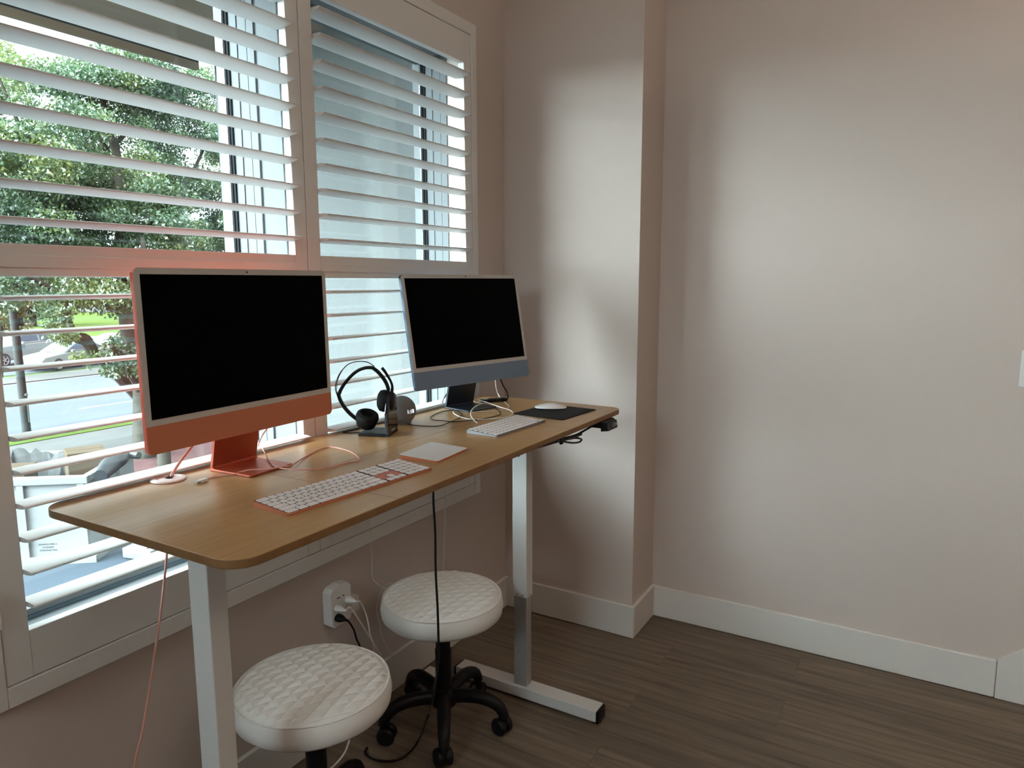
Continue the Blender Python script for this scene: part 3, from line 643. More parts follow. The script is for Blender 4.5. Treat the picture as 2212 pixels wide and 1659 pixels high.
# ------------------------------------------------------------------ wall tap with plugs
tp = thing('outlet_extender', 'white outlet extender on the wall under the desk', 'outlet', (.131, 0, .372))
Fm = frame_mx((0, 0, 0), (1, 0, 0), (0, 0, 1), (0, -1, 0))
m = MB(); m.prism([(.004, .012), (.018, 0), (.078, 0), (.092, .010), (.094, .115), (.082, .128), (.048, .134), (.014, .128), (.002, .115)], 0, .036, bev=.004, mx=Fm); m.build('housing', 'white_plastic', tp)
for x, w_ in ((.030, .013), (.054, .008)): MB().box(x, x+w_, -.0368, -.036, .092, .0945).build('usb_port', 'gasket', tp)
def plug(name, label, m_, px, pz, pts, r, scale=1.):
    t = thing(name, label, 'plug', (px, -.0366, pz))
    MB().loft([[(s*math.cos(a)*scale*.013*k, -y, s2*math.sin(a)*scale*.011*k) for a in [2*math.pi*j/16 for j in range(16)] for s in (1,) for s2 in (1,)] for y, k in ((0, 1.0), (.012, 1.0), (.020, .8), (.030, .45), (.040, .30))]).build('plug_body', m_, t)
    MB().tube([(0, -.038, 0)] + [p - Vector((px, -.0366, pz)) for p in pts], r, n=8).build('lead', 'white_cable' if m_ == 'white_plastic' else m_, t)
plug('power_plug', 'left white plug in the outlet extender with drooping white lead', 'white_plastic', .158, .436, [onY(757, 1312, -.085), onY(776, 1340, -.085), onY(795, 1370, -.08), onY(808, 1400, -.07), Vector((.28, -.05, .12)), Vector((.30, -.045, .02))], .0028)
plug('power_plug', 'white plug at the right side of the outlet extender with white lead', 'white_plastic', .206, .446, [onY(778, 1300, -.08), onY(790, 1325, -.08), onY(797, 1352, -.095), onY(803, 1380, -.095), Vector((.33, -.085, .15)), Vector((.33, -.05, .02))], .0028)
plug('power_plug', 'black plug in the lowest socket of the outlet extender', 'black_plastic', .160, .404, [onY(752, 1341, -.075), onY(764, 1360, -.075), onY(770, 1380, -.075), Vector((.226, -.07, .25)), Vector((.24, -.06, .02))], .0030, 1.1)
t = thing('charger_block', 'pale square charger block plugged beside the outlet extender', 'charger', (.2268, 0, .388))
MB().box(0, .034, -.034, 0, 0, .050, bev=.003).build('housing', 'white_plastic', t)

# hanging leads
cable('desk_cable', [onY(937, 1040, -.52), onY(936, 1080, -.52), onY(940, 1150, -.52), onY(941, 1230, -.52), onY(945, 1310, -.52), onY(947, 1372, -.52), onY(947, 1425, -.51), onY(940, 1480, -.51), onY(933, 1520, -.505), onY(922, 1555, -.50), onZ(906, 1596, .035), onZ(888, 1622, .010), onZ(862, 1640, .006), onZ(830, 1644, .006), onZ(803, 1638, .006), onZ(790, 1626, .006), onZ(793, 1615, .006)], .0031, 'black_plastic', 'black cable hanging from the desk in front of the farther stool')
cable('desk_cable', [onY(963, 1035, -.05), onY(962, 1080, -.05), onY(960, 1150, -.05), onY(958, 1230, -.045), onY(958, 1330, -.04), onY(965, 1400, -.04), onY(975, 1445, -.05)], .0022, 'white_cable', 'pale cable hanging down the wall behind the farther stool')
cable('desk_cable', [onY(805, 1085, -.045), onY(800, 1130, -.045), onY(799, 1165, -.03), onY(804, 1205, -.02), onY(804, 1245, -.03), onY(816, 1262, -.04), onY(832, 1271, -.04), onY(845, 1271, -.05), onY(848, 1263, -.05), onY(840, 1259, -.05), onY(828, 1268, -.04), onY(818, 1290, -.03), onY(813, 1320, -.02), onY(821, 1350, -.02), onY(824, 1375, -.02), onY(836, 1398, -.025), onY(848, 1420, -.03), onY(852, 1440, -.03)], .0011, 'white_cable', 'thin grey lead with a knot hanging left of the farther stool')
cable('desk_cable', [onY(770, 1560, -.12), onY(757, 1592, -.12), onY(745, 1625, -.14), onZ(725, 1650, .02), onZ(705, 1668, .005)], .0028, 'white_cable', 'white cable reaching the floor behind the nearer stool')
t = thing('power_brick', 'small white power brick on the floor behind the farther stool', 'power brick', (.553, -.095, 0))
MB().box(-.03, .03, -.03, .03, .0005, .045, bev=.005).build('housing', 'white_plastic', t)
MB().tube([(.02, 0, .04), (.03, -.02, .07), (.05, -.03, .05), (.06, -.03, .02), (.03, -.06, .004), (-.1, -.09, .004)], .002, n=8).build('lead', 'white_cable', t)

# ------------------------------------------------------------------ stools
def stool(loc, rz, quilt, label):
    t = thing('rolling_stool', label, 'stool', loc, R(rz))
    Rr = .187; zt = .452; th = .066
    b = bmesh.new(); nr, ns = 120, 300; rings = []
    q1, q2 = R(quilt[0]-rz), R(quilt[1]-rz); sp = .0285
    def hgt(x, y):
        rr_ = math.hypot(x, y)/Rr
        base = .014*(1-rr_**2.4)
        a = abs(math.sin(math.pi*(-x*math.sin(q1)+y*math.cos(q1))/sp)); c_ = abs(math.sin(math.pi*(-x*math.sin(q2)+y*math.cos(q2))/sp))
        fade = min(1, max(0, (1-rr_)/.10)); fade = fade*fade*(3-2*fade)
        return base + fade*.0105*min(a, c_)**.55
    c0 = b.verts.new((0, 0, zt+hgt(0, 0)))
    for i in range(1, nr+1):
        r_ = Rr*i/nr; rings.append([b.verts.new((r_*math.cos(2*math.pi*k/ns), r_*math.sin(2*math.pi*k/ns), zt+hgt(r_*math.cos(2*math.pi*k/ns), r_*math.sin(2*math.pi*k/ns)))) for k in range(ns)])
    for k in range(ns): b.faces.new((c0, rings[0][k], rings[0][(k+1) % ns]))
    for a, c in zip(rings, rings[1:]):
        for k in range(ns): b.faces.new((a[k], c[k], c[(k+1) % ns], a[(k+1) % ns]))
    for f in b.faces: f.smooth = True
    me = bpy.data.meshes.new('seat_top'); b.to_mesh(me); b.free(); me.materials.append(MT['leather'])
    o = bpy.data.objects.new('seat_top', me); C.objects.link(o); o.parent = t
    m = MB(); m.lathe([(Rr-.001, zt-.0005), (Rr+.004, zt-.008), (Rr+.0075, zt-.03), (Rr+.004, zt-.052), (Rr-.008, zt-th+.002), (Rr-.02, zt-th), (.0001, zt-th)], 96, caps=False)
    m.build('seat_side', 'leather', t)
    m = MB(); m.tube([((Rr+.0005)*math.cos(2*math.pi*k/64), (Rr+.0005)*math.sin(2*math.pi*k/64), zt+.0006) for k in range(65)], .0022, n=8, smooth=0); m.build('piping', 'leather', t)
    m = MB(); m.lathe([(.0001, zt-th-.012), (.07, zt-th-.012), (.07, zt-th), (.0001, zt-th)], 24); m.build('seat_plate', 'black_plastic', t)
    m = MB(); m.lathe([(.0001, .10), (.026, .10), (.026, .27), (.0255, .272), (.0235, .272), (.0235, zt-th-.010), (.0001, zt-th-.010)], 32); m.build('gas_lift', 'black_plastic', t)
    m = MB(); m.lathe([(.0001, .075), (.030, .075), (.040, .085), (.040, .125), (.033, .145), (.0001, .145)], 32); m.build('hub', 'black_plastic', t)
    for k in range(5):
        a = R(72*k); ex = Vector((math.cos(a), math.sin(a), 0)); 
        m = MB(); pts = [ex*.030+Z*.112, ex*.08+Z*.120, ex*.135+Z*.118, ex*.178+Z*.100, ex*.197+Z*.075, ex*.202+Z*.060]
        m.tube(pts, [.022, .022, .021, .019, .017, .015], n=12, flat=(ex.cross(Z), 1.0)); m.build('base_arm', 'black_plastic', t)
        ca = R(72*k+50*((k*7) % 3-1)+20)
        cx = ex*.202; off = Vector((math.cos(ca), math.sin(ca), 0)); wx = Vector((-off.y, off.x, 0)); wc_ = cx - off*.012 + Z*.0292
        m = MB()
        for s_ in (-1, 1):
            m.lathe([(.0001, -.0105), (.024, -.0105), (.0285, -.004), (.0285, .005), (.023, .011), (.0001, .0125)], 24, frame_mx(wc_+wx*(s_*.0145), off*1.0, Z, wx*s_) )
        m.tube([wc_-wx*.016, wc_+wx*.016], .017, n=14, smooth=0); m.tube([cx+Z*.062, cx+Z*.035], .010, n=12, smooth=0)
        m.build('castor', 'black_plastic', t)
    return t
stool((.368, -.287, 0), 28-90-10, (-46, -4), 'white quilted round stool on black castors, farther one below the blue computer')
stool((-.198, -.303, 0), 12, (-32, 10), 'white quilted round stool beside the near desk leg, nearest stool')

# ------------------------------------------------------------------ outdoors: building parts
G = -3.2
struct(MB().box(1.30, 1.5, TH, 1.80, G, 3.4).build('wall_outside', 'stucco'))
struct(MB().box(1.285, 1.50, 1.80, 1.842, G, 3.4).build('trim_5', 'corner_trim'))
struct(MB().box(-.40, 1.30, TH, 2.03, 2.645, 2.85).build('ceiling_porch', 'soffit_paint'))
m = MB(); m.box(-.40, 1.31, 2.0, 2.03, 2.598, 2.635); struct(m.build('trim_6', 'soffit_paint'))
m = MB(); m.box(-.40, 1.31, 2.001, 2.028, 2.635, 2.645); struct(m.build('trim_7', 'gasket'))
# ground surfaces
def slab(name, x0, x1, y0, y1, z, mt): return struct(MB().box(x0, x1, y0, y1, G-.15, z).build(name, mt))
slab('ground', -90, 150, -30, 230, G-.03, 'lawn')
slab('parking_asphalt', -30, 8.3, .4, 13.0, G, 'asphalt')
slab('sidewalk', -40, 60, 18.3, 21.1, G+.01, 'concrete')
slab('driveway', -40, 8.3, 13.0, 18.3, G+.008, 'concrete')
slab('mulch_bed', 8.3, 40, .4, 18.3, G+.02, 'mulch')
slab('verge', -40, 60, 21.1, 22.45, G+.03, 'lawn')
slab('road', -60, 100, 22.45, 35.3, G, 'road_asphalt')
slab('curb', -60, 100, 35.3, 37.9, G+.05, 'concrete')
slab('parking_lot', -60, 100, 39.1, 47.5, G-.005, 'road_asphalt')
slab('footpath', -60, 120, 59.5, 63, G+.02, 'concrete')
for x0 in (-8, 1, 13, 25): struct(MB().box(x0, x0+3.2, 25.6, 25.78, G-.01, G+.006).build('trim_8', 'line_paint'))
struct(MB().box(-50, 10.3, 22.46, 22.62, G-.01, G+.006).build('trim_9', 'line_paint'))
struct(MB().box(-50, 80, 35.0, 35.15, G-.01, G+.006).build('trim_10', 'line_paint'))

# ------------------------------------------------------------------ trees
rng = np.random.default_rng(5)
def leaf_mesh(name, centers, radii, n, size, mtn, parent, bias=None):
    k = len(centers); c = np.array(centers); r_ = np.array(radii)
    wts = r_**2; wts = wts/wts.sum(); idx = rng.choice(k, n, p=wts)
    d = rng.normal(size=(n, 3)); d /= np.linalg.norm(d, axis=1)[:, None]; rad = rng.random(n)**.40
    P = c[idx] + d*(rad*r_[idx])[:, None]*np.array([1, 1, .72])
    a = rng.normal(size=(n, 3)); a[:, 2] -= .3; a /= np.linalg.norm(a, axis=1)[:, None]
    b = np.cross(a, rng.normal(size=(n, 3))); b /= np.linalg.norm(b, axis=1)[:, None]
    s = size*(.7+.6*rng.random(n))[:, None]
    V = np.empty((n, 4, 3)); V[:, 0] = P; V[:, 1] = P+a*s*.5+b*s*.24; V[:, 2] = P+a*s; V[:, 3] = P+a*s*.5-b*s*.24
    me = bpy.data.meshes.new(name); me.vertices.add(n*4); me.vertices.foreach_set('co', V.reshape(-1).astype(np.float32))
    me.loops.add(n*4); me.loops.foreach_set('vertex_index', np.arange(n*4, dtype=np.int32))
    me.polygons.add(n); me.polygons.foreach_set('loop_start', np.arange(0, n*4, 4, dtype=np.int32)); me.polygons.foreach_set('loop_total', np.full(n, 4, dtype=np.int32))
    me.update(calc_edges=True); me.materials.append(MT[mtn])
    o = bpy.data.objects.new(name, me); C.objects.link(o); o.parent = parent
    return o
def blobs(c, R3, n, r0, r1, keep=None):
    out = []; rr_ = []
    while len(out) < n:
        v = rng.normal(size=3); v /= np.linalg.norm(v); v *= rng.random()**.45
        p = np.array(c)+v*np.array(R3)
        if keep is not None and not keep(p): continue
        out.append(p); rr_.append(r0+(r1-r0)*rng.random())
    return out, rr_
oak = thing('oak_tree', 'large spreading green tree beside the road, filling the left window', 'tree', (9.7, 16.5, G))
B0 = Vector((9.7, 16.5, G))
def lp(*p): return Vector(p)-B0
m = MB()
m.tube([lp(9.72, 16.5, G-.02), lp(9.75, 16.5, -2.2), lp(9.85, 16.6, -1.0), lp(9.75, 16.8, 0.2), lp(10.0, 17.2, 2.0), lp(10.3, 17.6, 4.5), lp(10.2, 18, 6.5)], [.34, .24, .22, .22, .19, .13, .06], n=14)
m.build('trunk', 'bark', oak)
def gp(u, v, y): return onY(u, v, y)-B0
limbs = [([gp(312, 870, 16.7), gp(296, 828, 16.4), gp(278, 800, 16.2), gp(262, 770, 16), gp(240, 748, 15.8)], [.15, .12, .10, .08, .05]),
         ([gp(300, 850, 17.0), gp(235, 788, 16.8), gp(205, 765, 16.7), gp(185, 735, 16.6), gp(165, 728, 16.5), gp(145, 700, 16.4), gp(142, 655, 16.3), gp(150, 590, 16.4), gp(120, 520, 16.6), gp(60, 440, 17)], [.22, .17, .15, .15, .14, .13, .11, .09, .07, .04]),
         ([gp(300, 740, 18), gp(287, 680, 18), gp(270, 620, 18), gp(255, 540, 18), gp(265, 420, 18), gp(230, 330, 18), gp(190, 240, 18.3)], [.16, .15, .14, .12, .10, .08, .04]),
         ([gp(255, 560, 17.8), gp(330, 480, 17.5), gp(400, 400, 17.5), gp(450, 300, 17.8)], [.11, .08, .06, .03]),
         ([gp(140, 640, 16.6), gp(70, 600, 16.4), gp(0, 540, 16.2), gp(-80, 450, 16)], [.09, .07, .06, .03]),
         ([gp(265, 450, 17.8), gp(200, 400, 17), gp(120, 380, 16.6), gp(40, 400, 16.4), gp(-60, 380, 16.4)], [.08, .06, .05, .04, .03]),
         ([gp(230, 330, 18), gp(310, 250, 17.6), gp(370, 200, 17.5)], [.07, .05, .03]),
         ([gp(60, 440, 17), gp(60, 330, 17), gp(20, 220, 17), gp(-20, 130, 17.2)], [.06, .05, .04, .02])]
for P_, r_ in limbs: MB().tube(P_, r_, n=9, smooth=4).build('branch', 'bark', oak)
def keepf(p):
    # leave the lower gap over the lawn, the road and the cars free
    d = Vector(p)+B0-CAM; x = d.dot(_r2)/d.dot(_f)*FPX+1106; y = 829.5-d.dot(_u2)/d.dot(_f)*FPX
    return True
cs, rs = blobs((9.2-9.7, 18.2-16.5, 3.55-G), (6.2, 3.6, 3.6), 330, .28, .62)
keep = [(c, r_) for c, r_ in zip(cs, rs) if (c[2]+G) > .95+.25*math.sin(c[0]*2) and not ((c[2]+G) > 6.2 and c[0] < -1.2 and rng.random() < .55)]
cs, rs = [k[0] for k in keep], [k[1] for k in keep]
for _ in range(150):
    u_ = -60+600*rng.random(); top = 105+45*math.sin(u_/60)+.10*u_
    v_ = top+(640-top)*rng.random(); p = gp(u_, v_, 16.4+4.2*rng.random()); cs.append(np.array(p)); rs.append(.38+.25*rng.random())
for k in range(90):
    u_ = 120+400*rng.random(); v_ = 150+.06*u_+35*rng.random()+20*math.sin(u_/40); p = gp(u_, v_, 16.6+3.0*rng.random()); cs.append(np.array(p)); rs.append(.30+.22*rng.random())
low = [(20, 640), (60, 625), (110, 640), (150, 625), (190, 640), (110, 670), (140, 655), (165, 655), (200, 650), (230, 640), (255, 625), (280, 640), (120, 690), (130, 715), (240, 665), (225, 620), (300, 600), (345, 590), (10, 600), (260, 655), (-30, 610), (-30, 660)]
for u_, v_ in low: p = gp(u_, v_, 15.6+.8*rng.random()); cs.append(np.array(p)); rs.append(.30+.12*rng.random())
leaf_mesh('foliage', cs, rs, 250000, .10, 'leaves', oak)
tw = [(245, 745), (240, 765), (262, 780), (280, 755), (250, 730), (140, 735), (150, 725), (235, 800), (255, 795), (245, 808), (290, 775), (285, 800), (165, 772), (190, 776)]
leaf_mesh('twig', [np.array(gp(a, b, 16)) for a, b in tw], [.17+.10*rng.random() for _ in tw], 1500, .115, 'leaves', oak)
MB().tube([lp(9.26, 14.93, G), lp(9.28, 14.95, -2.0), lp(9.35, 15.1, -.6), lp(9.6, 15.5, 1.0), lp(9.8, 16, 2.6)], [.17, .15, .13, .11, .06], n=12).build('trunk', 'bark', oak)
t3 = thing('amber_tree', 'small amber leaved tree beyond the road left of the utility post', 'tree', (15.9, 33.6+4.6, G))
MB().tube([(0, 0, 0), (.1, 0, 1.2), (.3, 0, 2.6)], [.14, .12, .06], n=10).build('trunk', 'bark', t3)
cs, rs = blobs((.9, 0, 3.6), (2.4, 1.4, 1.3), 26, .4, .7); leaf_mesh('foliage', cs, rs, 6500, .17, 'leaves_amber', t3)
for i, (x, y, h_, w_) in enumerate(((36, 118, 9, 9), (52, 128, 11, 10), (98, 108, 9.5, 10), (24, 100, 9, 8), (90, 128, 11, 11), (40, 85, 7, 6))):
    t = thing('distant_tree', 'hazy green tree far beyond the lawn, half hidden by the near foliage', 'tree', (x, y, G), group='trees beyond the lawn')
    MB().tube([(0, 0, 0), (.2, 0, h_*.5)], [.4, .25], n=8).build('trunk', 'bark', t)
    cs, rs = blobs((0, 0, h_*.62), (w_*.5, w_*.4, h_*.42), 24, 1.2, 2.2); leaf_mesh('foliage', cs, rs, 3500, .75, 'leaves_far', t)
# far house
hx = thing('distant_house', 'pale blue grey house far across the lawn', 'house', (74, 118, G))
MB().box(-9, 9, -4, 4, 0, 3.4).build('wall', 'house_siding', hx)
MB().prism([(-4.8, 3.4), (4.8, 3.4), (0, 5.6)], -9.6, 9.6, mx=frame_mx((0, 0, 0), (0, 1, 0), (0, 0, 1), (1, 0, 0))).build('roof', 'house_roof', hx)
# utility post
up_ = thing('utility_post', 'weathered grey wooden post at the road edge outside the left window', 'post', (9.75, 22.7, G))
MB().tube([(0, 0, 0), (-.03, 0, 3.2), (-.2, 0, 9.5)], [.125, .115, .09], n=14, smooth=0).build('pole', 'weathered_wood', up_)
m = MB(); m.box(.02, .07, -.135, -.12, .35, 1.0); m.ball((.035, -.125, 1.22), .05, .02, .05); m.build('tag_plate', 'line_paint', up_)
m = MB(); m.box(.09, .2, -.06, .06, 3.35, 3.6, bev=.02); m.build('bracket', 'weathered_wood', up_)

# ------------------------------------------------------------------ parked cars
def car(name, label, loc, ang, L, Wd, prof, cab, wheels, wr, belt):
    t = thing(name, label, 'car', loc, ang)
    F2 = frame_mx((0, 0, 0), (1, 0, 0), (0, 0, 1), (0, -1, 0))
    m = MB(); m.prism(prof, -Wd, 0, bev=.07, mx=F2, seg=3); m.build('body', 'car_paint', t)
    # cabin with tumblehome
    b = bmesh.new(); n = len(cab)
    zt = max(p[1] for p in cab)
    near = [b.verts.new((x, .02+.20*(z-belt)/(zt-belt), z)) for x, z in cab]; far = [b.verts.new((x, Wd-.02-.20*(z-belt)/(zt-belt), z)) for x, z in cab]
    b.faces.new(near); b.faces.new(list(reversed(far)))
    for i in range(n): j = (i+1) % n; b.faces.new((near[i], far[i], far[j], near[j]))
    bmesh.ops.recalc_face_normals(b, faces=b.faces); bmesh.ops.bevel(b, geom=list(b.edges), offset=.04, segments=2, affect='EDGES')
    MB().add(b).build('cabin', 'car_paint', t)
    # side glass: inset copy of the cabin outline, split by pillars; windscreens
    cx = sum(p[0] for p in cab)/n
    zc = (belt+zt)/2
    def ins(x, z, kx=.88, kz=.70): return cx+(x-cx)*kx, zc+(z-zc)*kz
    for yy, off in ((0, -.012), (Wd, .012)):
        for x0, x1 in ((0, .48), (.52, 1.0)):
            xs = [p[0] for p in cab]; a, c = min(xs), max(xs)
            bm_ = bmesh.new(); P = [ins(*p) for p in cab]
            lo, hi = a+(c-a)*x0, a+(c-a)*x1
            Q = [(min(max(x, lo), hi), z) for x, z in P]
            vs = []
            for x, z in Q:
                yv = (.02+.20*(z-belt)/(zt-belt)); vs.append(bm_.verts.new((x, (yv if yy == 0 else Wd-yv)+off, z)))
            try: bm_.faces.new(vs)
            except Exception: pass
            r_ = bmesh.ops.extrude_face_region(bm_, geom=list(bm_.faces)); 
            for v in r_['geom']:
                if isinstance(v, bmesh.types.BMVert): v.co.y += -.004 if yy == 0 else .004
            bmesh.ops.recalc_face_normals(bm_, faces=bm_.faces)
            MB().add(bm_).build('side_window', 'car_glass', t)
    for wx in wheels:
        for yy in (.0, Wd):
            s_ = -1 if yy == 0 else 1
            X = frame_mx((wx, yy+(.10 if yy == 0 else -.10), wr), (1, 0, 0), (0, 0, 1), (0, s_, 0))
            w_ = MB().lathe([(.0001, -.10), (wr*.8, -.10), (wr, -.06), (wr, .09), (wr*.92, .125), (wr*.68, .13), (wr*.66, .10), (.0001, .10)], 28, X).build('wheel', 'tire', t)
            m = MB(); m.lathe([(wr*.60, .10), (wr*.67, .128), (wr*.70, .128), (wr*.70, .10)], 28, X, caps=False); m.lathe([(.0001, .10), (wr*.16, .10), (wr*.14, .135), (.0001, .135)], 12, X)
            for k in range(5):
                a = 2*math.pi*k/5+.3; m.box(-wr*.08, wr*.08, wr*.1, wr*.66, .11, .13, mx=X @ Matrix.Rotation(a, 4, 'Z'))
            m.build('rim', 'silver', w_)
    m = MB(); m.box(prof[0][0]-.02+.0, prof[0][0]+.10, .15, .5, belt*.62, belt*.78, bev=.03); m.box(prof[0][0]-.02, prof[0][0]+.10, Wd-.5, Wd-.15, belt*.62, belt*.78, bev=.03); m.build('headlight', 'marking', t)
    m = MB(); m.box(cab[0][0]+.35, cab[0][0]+.5, -.20, -.02, belt-.02, belt+.14, bev=.03); m.build('mirror', 'car_paint', t)
    return t
suv = [(-.95, .45), (-.98, .95), (-.75, 1.12), (.75, 1.22), (4.15, 1.25), (4.25, .95), (4.22, .45), (3.5, .38), (.5, .36), (-.5, .38)]
car('parked_car', 'white tall sport utility car parked across the road', (18.34, 43.1, G), R(18.4), 5.1, 1.95, suv, [(.75, 1.2), (1.35, 1.85), (1.9, 1.95), (3.7, 1.93), (4.12, 1.25)], (0, 3.1), .40, 1.22)
sed = [(-.95, .32), (-1.0, .62), (-.8, .78), (.45, .92), (3.6, .98), (3.72, .75), (3.70, .35), (3.1, .26), (.5, .24), (-.5, .26)]
car('parked_car', 'white low sedan nearest the road, in front of the taller car', (19.1, 38.95, G), R(17), 4.7, 1.8, sed, [(.45, .93), (1.25, 1.38), (1.75, 1.45), (2.6, 1.40), (3.3, .97)], (0, 2.75), .33, .92)
car('parked_car', 'white car partly hidden behind the tree limb, farther right', (24.2, 43.2, G), R(17), 4.7, 1.8, sed, [(.45, .93), (1.25, 1.38), (1.75, 1.45), (2.6, 1.40), (3.3, .97)], (0, 2.75), .33, .92)

# ------------------------------------------------------------------ dumpster full of boxes
cb = Vector((4.93, 10.40, G)); uL = Vector((-.617, .787, 0)); wW = Vector((.787, .617, 0))
# local x = along the long side (away), local y = across, towards the far wall
dm = thing('dumpster', 'white rusty open dumpster filled with cardboard below the left window', 'dumpster', tuple(cb))
DM = frame_mx((0, 0, 0), uL, wW, Z)
LL, WW, HH = 4.2, 2.0, 1.45
m = MB()
m.box(0, LL, 0, .06, .12, HH, mx=DM); m.box(0, LL, WW-.06, WW, .12, HH, mx=DM); m.box(0, .06, .06, WW-.06, .12, HH, mx=DM); m.box(LL-.06, LL, .06, WW-.06, .12, HH, mx=DM)
m.box(.06, LL-.06, .06, WW-.06, .12, .2, mx=DM)
m.build('shell', 'dumpster_paint', dm)
m = MB(); m.box(-.05, LL+.05, -.06, .07, HH-.10, HH+.03, bev=.015, mx=DM); m.box(-.06, .07, .071, WW, HH-.08, HH+.03, bev=.015, mx=DM); m.box(.08, LL+.05, WW-.07, WW+.06, HH-.06, HH+.02, bev=.015, mx=DM); m.build('rim', 'dumpster_paint', dm)
for x in (.02, .95, 1.9, 2.85, 3.8): MB().box(x, x+.10, -.06, -.001, .05, HH-.10, mx=DM).build('rib', 'dumpster_paint', dm)
for y in (.5, 1.2): MB().box(-.06, -.001, y, y+.10, .05, HH-.10, mx=DM).build('rib', 'dumpster_paint', dm)
m = MB(); m.box(-.1, LL, -.10, -.0, .0, .12, mx=DM); m.box(-.1, 0, 0, WW, .0, .12, mx=DM); m.box(0, LL, .1, WW, .0, .119, mx=DM); m.build('skid', 'dumpster_paint', dm)
me = text_mesh('ALWAYS HIRE A\nLICENSED\nCONTRACTOR', .040, .002, space=1.3); me.materials.append(MT['sign_print'])
o = bpy.data.objects.new('lettering', me); C.objects.link(o); o.parent = dm
o.matrix_local = frame_mx(uL*.68 + wW*-.0035 + Z*.27, -uL, Z, -wW)
# rolled tarp over the end rim
pA, pB = Vector((5.05, 10.38, -1.62)), Vector((6.35, 11.35, -1.55))
m = MB(); m.tube([onZ(217, 1028, -1.6), onZ(238, 1005, -1.55), onZ(258, 992, -1.5), onZ(275, 982, -1.48), onZ(300, 984, -1.48)], [.10, .15, .13, .08, .06], n=12); o = m.build('tarp_roll', 'tarp', None); o.parent = dm; o.location = -cb; tag(o, 'dark tarp roll')
# load
def cbox(label, c, s, rz, tilt=0):
    t = thing('cardboard_box', label, 'box', c, rz); w_, d_, h_ = s; T = Matrix.Rotation(tilt, 4, 'X')
    MB().box(-w_/2, w_/2, -d_/2, d_/2, 0, h_, bev=.008, mx=T).build('carton', 'cardboard', t)
    MB().box(-w_/2+.02, w_/2-.02, -.025, .025, h_+.0005, h_+.003, mx=T).build('tape_strip', 'cardboard', t)
lb = G+.2
def at_in(x, y, z): return tuple(cb + uL*x + wW*y + Vector((0, 0, z)))
m = MB()
b = bmesh.new(); bmesh.ops.create_grid(b, x_segments=40, y_segments=24, size=1)
for v in b.verts:
    x, y = .08+(v.co.x+1)/2*(LL-.16), .08+(v.co.y+1)/2*(WW-.16)
    bx = max(0, 1-2.2*min(math.hypot(x-.58, y-1.36), math.hypot(x-1.75, y-1.30)))
    v.co = uL*x+wW*y+Z*min(.835 if min(math.hypot(x-.58, y-1.36), math.hypot(x-1.75, y-1.30)) < .62 else 9, .84+.16*math.sin(x*3.1+y)*math.cos(y*4)+.14*random.random()+.85*max(0, y-1.25)+.25*max(0, x-2.3))
r_ = bmesh.ops.extrude_face_region(b, geom=list(b.faces))
for v in r_['geom']:
    if isinstance(v, bmesh.types.BMVert): v.co.z = .21
m.add(b); o = m.build('rubble_heap', 'rubble', None, smooth=False); o.location = cb
tag(o, 'grey heap of broken rubble inside the dumpster', 'rubble', kind='stuff')
cbox('large brown cardboard box standing in the dumpster, its flat top highest', at_in(.58, 1.36, .87), (.62, .60, .76), R(-22))
cbox('smaller brown cardboard box at the far left of the dumpster', at_in(1.75, 1.30, .87), (.5, .5, .50), R(-50))
# debris beyond the end of the dumpster
m = MB(); X = frame_mx((5.80, 9.55, G+.0005), (.97, .24, 0), (-.24, .97, 0), Z)
m.box(-.45, .35, 0, .6, .02, .20, bev=.02, mx=X); m.box(-.3, .0, -.04, -.001, .06, .18, mx=X)
for x in (-.3, .2): m.lathe([(.0001, -.06), (.12, -.06), (.12, .06), (.0001, .06)], 18, X @ frame_mx((x, .2, .12), (1, 0, 0), (0, 0, 1), (0, 1, 0)))
o = m.build('steel_ramp', 'corner_trim', None); tag(o, 'low pale steel ramp on the asphalt at the dumpster end', 'ramp')
m = MB().box(-.32, -.05, -.012, 0, .10, .22, mx=X @ Matrix.Translation((.0, -.05, 0))); q = m.build('reflector', 'red_paint', None); q.parent = o; tag(q, 'faded red reflector panel')

# ------------------------------------------------------------------ light
W_ = bpy.data.worlds.new('sky'); scn.world = W_; W_.use_nodes = True; t = W_.node_tree; bg = t.nodes['Background']
tc = t.nodes.new('ShaderNodeTexCoord')
def glow(dirv, p, gain):
    d = t.nodes.new('ShaderNodeVectorMath'); d.operation = 'DOT_PRODUCT'; dv = Vector(dirv).normalized(); d.inputs[1].default_value = dv
    t.links.new(tc.outputs['Generated'], d.inputs[0]); mx_ = t.nodes.new('ShaderNodeMath'); mx_.operation = 'MAXIMUM'; mx_.inputs[1].default_value = 0
    pw = t.nodes.new('ShaderNodeMath'); pw.operation = 'POWER'; pw.inputs[1].default_value = p; g_ = t.nodes.new('ShaderNodeMath'); g_.operation = 'MULTIPLY'; g_.inputs[1].default_value = gain
    t.links.new(d.outputs['Value'], mx_.inputs[0]); t.links.new(mx_.outputs[0], pw.inputs[0]); t.links.new(pw.outputs[0], g_.inputs[0]); return g_
SKY = 4.2
g1 = glow((-.86, .44, .60), 5.0, 82.0)
ad = t.nodes.new('ShaderNodeMath'); ad.operation = 'ADD'; ad.inputs[1].default_value = SKY
t.links.new(g1.outputs[0], ad.inputs[0]); t.links.new(ad.outputs[0], bg.inputs['Strength'])
bg.inputs['Color'].default_value = (.82, .94, 1.0, 1)
W_.cycles.sampling_method = 'MANUAL'; W_.cycles.sample_map_resolution = 256
su = bpy.data.lights.new('sun', 'SUN'); su.energy = 6; su.angle = R(6); su.color = (1, .95, .86)
so = bpy.data.objects.new('sun', su); C.objects.link(so); so.rotation_euler = Vector((.25, .62, -.75)).to_track_quat('-Z', 'Y').to_euler()
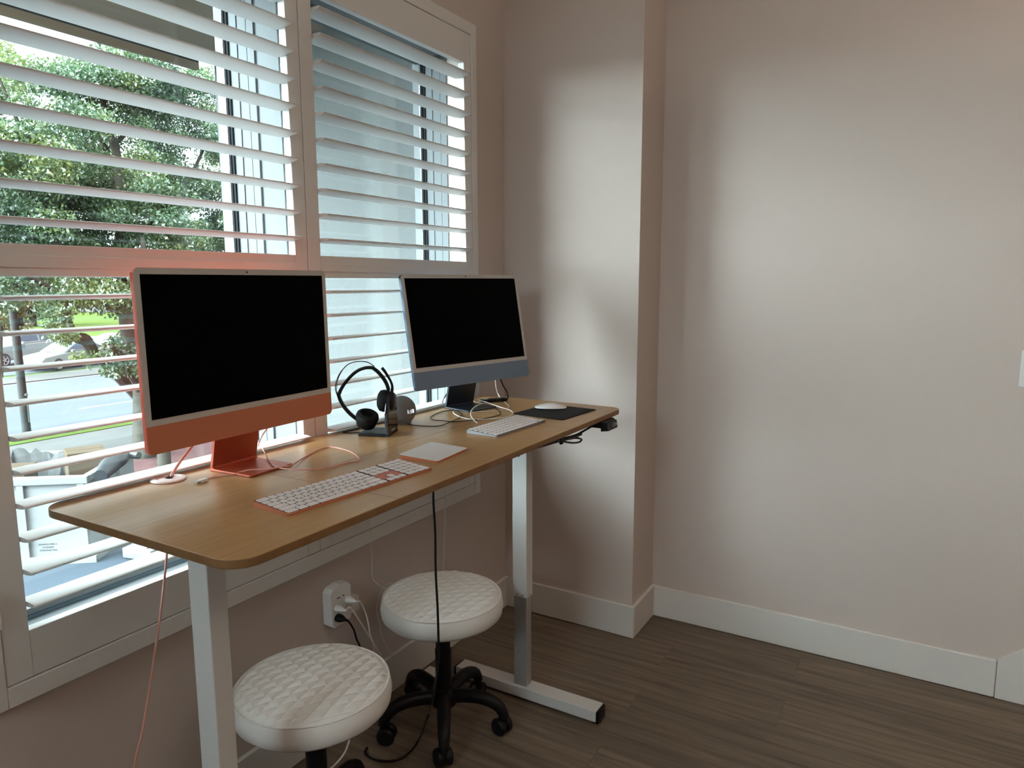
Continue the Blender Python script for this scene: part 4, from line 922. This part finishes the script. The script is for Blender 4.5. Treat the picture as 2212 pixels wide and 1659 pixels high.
def portal(x0, x1, z0, z1, y, inward):
    l = bpy.data.lights.new('portal', 'AREA'); l.shape = 'RECTANGLE'; l.size = x1-x0; l.size_y = z1-z0; l.cycles.is_portal = True
    o = bpy.data.objects.new('window_portal', l); C.objects.link(o); o.location = ((x0+x1)/2, y, (z0+z1)/2); o.rotation_euler = (R(-90) if inward < 0 else R(90), 0, 0)
    return o
# unseen ceiling lamps, added as warm fill for the room
for i, (x, y) in enumerate(((-1.9, -2.9), (.1, -2.9))):
    t_ = thing('ceiling_fill', 'added flat round ceiling fill lamp behind the camera, ' + ('left' if i == 0 else 'right') + ' one of two', 'lamp', (x, y, ZT))
    MB().lathe([(.0001, -.03), (.19, -.03), (.20, -.002), (.0001, -.002)], 32).build('housing', 'white_plastic', t_)
    l = bpy.data.lights.new('lamp', 'AREA'); l.shape = 'DISK'; l.size = .34; l.energy = 1.5; l.color = (1, .86, .74)
    o = bpy.data.objects.new('ceiling_fill_light', l); C.objects.link(o); o.location = (0, 0, -.034); o.parent = t_

# unseen uplighter added behind the camera to brighten the upper walls off the ceiling
t_ = thing('fill_uplighter', 'added tall uplighter fill lamp standing behind the camera', 'lamp', (-.35, -2.75, 0))
MB().lathe([(.0001, 0), (.14, 0), (.14, .015), (.02, .03), (.0001, .03)], 32).build('base', 'black_plastic', t_)
MB().tube([(0, 0, .03), (0, 0, 1.74)], .012, smooth=0).build('pole', 'black_plastic', t_)
MB().lathe([(.02, 1.74), (.09, 1.76), (.17, 1.82), (.175, 1.82), (.10, 1.745), (.02, 1.725)], 40, caps=False).build('bowl', 'black_plastic', t_)
l = bpy.data.lights.new('fill_uplight', 'AREA'); l.shape = 'DISK'; l.size = .16; l.energy = 31; l.color = (1, .86, .73)
o = bpy.data.objects.new('fill_uplight', l); C.objects.link(o); o.location = (0, 0, 1.80); o.rotation_euler = (R(180), 0, 0); o.parent = t_

# ------------------------------------------------------------------ render settings
vs = scn.view_settings; vs.view_transform = 'Standard'; vs.look = 'None'; vs.gamma = 1; vs.use_curve_mapping = False; vs.exposure = 0
cy = scn.cycles; cy.max_bounces = 9; cy.diffuse_bounces = 6; cy.glossy_bounces = 3; cy.transparent_max_bounces = 16; cy.transmission_bounces = 4
cy.sample_clamp_indirect = 6; cy.caustics_reflective = False; cy.caustics_refractive = False; cy.use_denoising = True
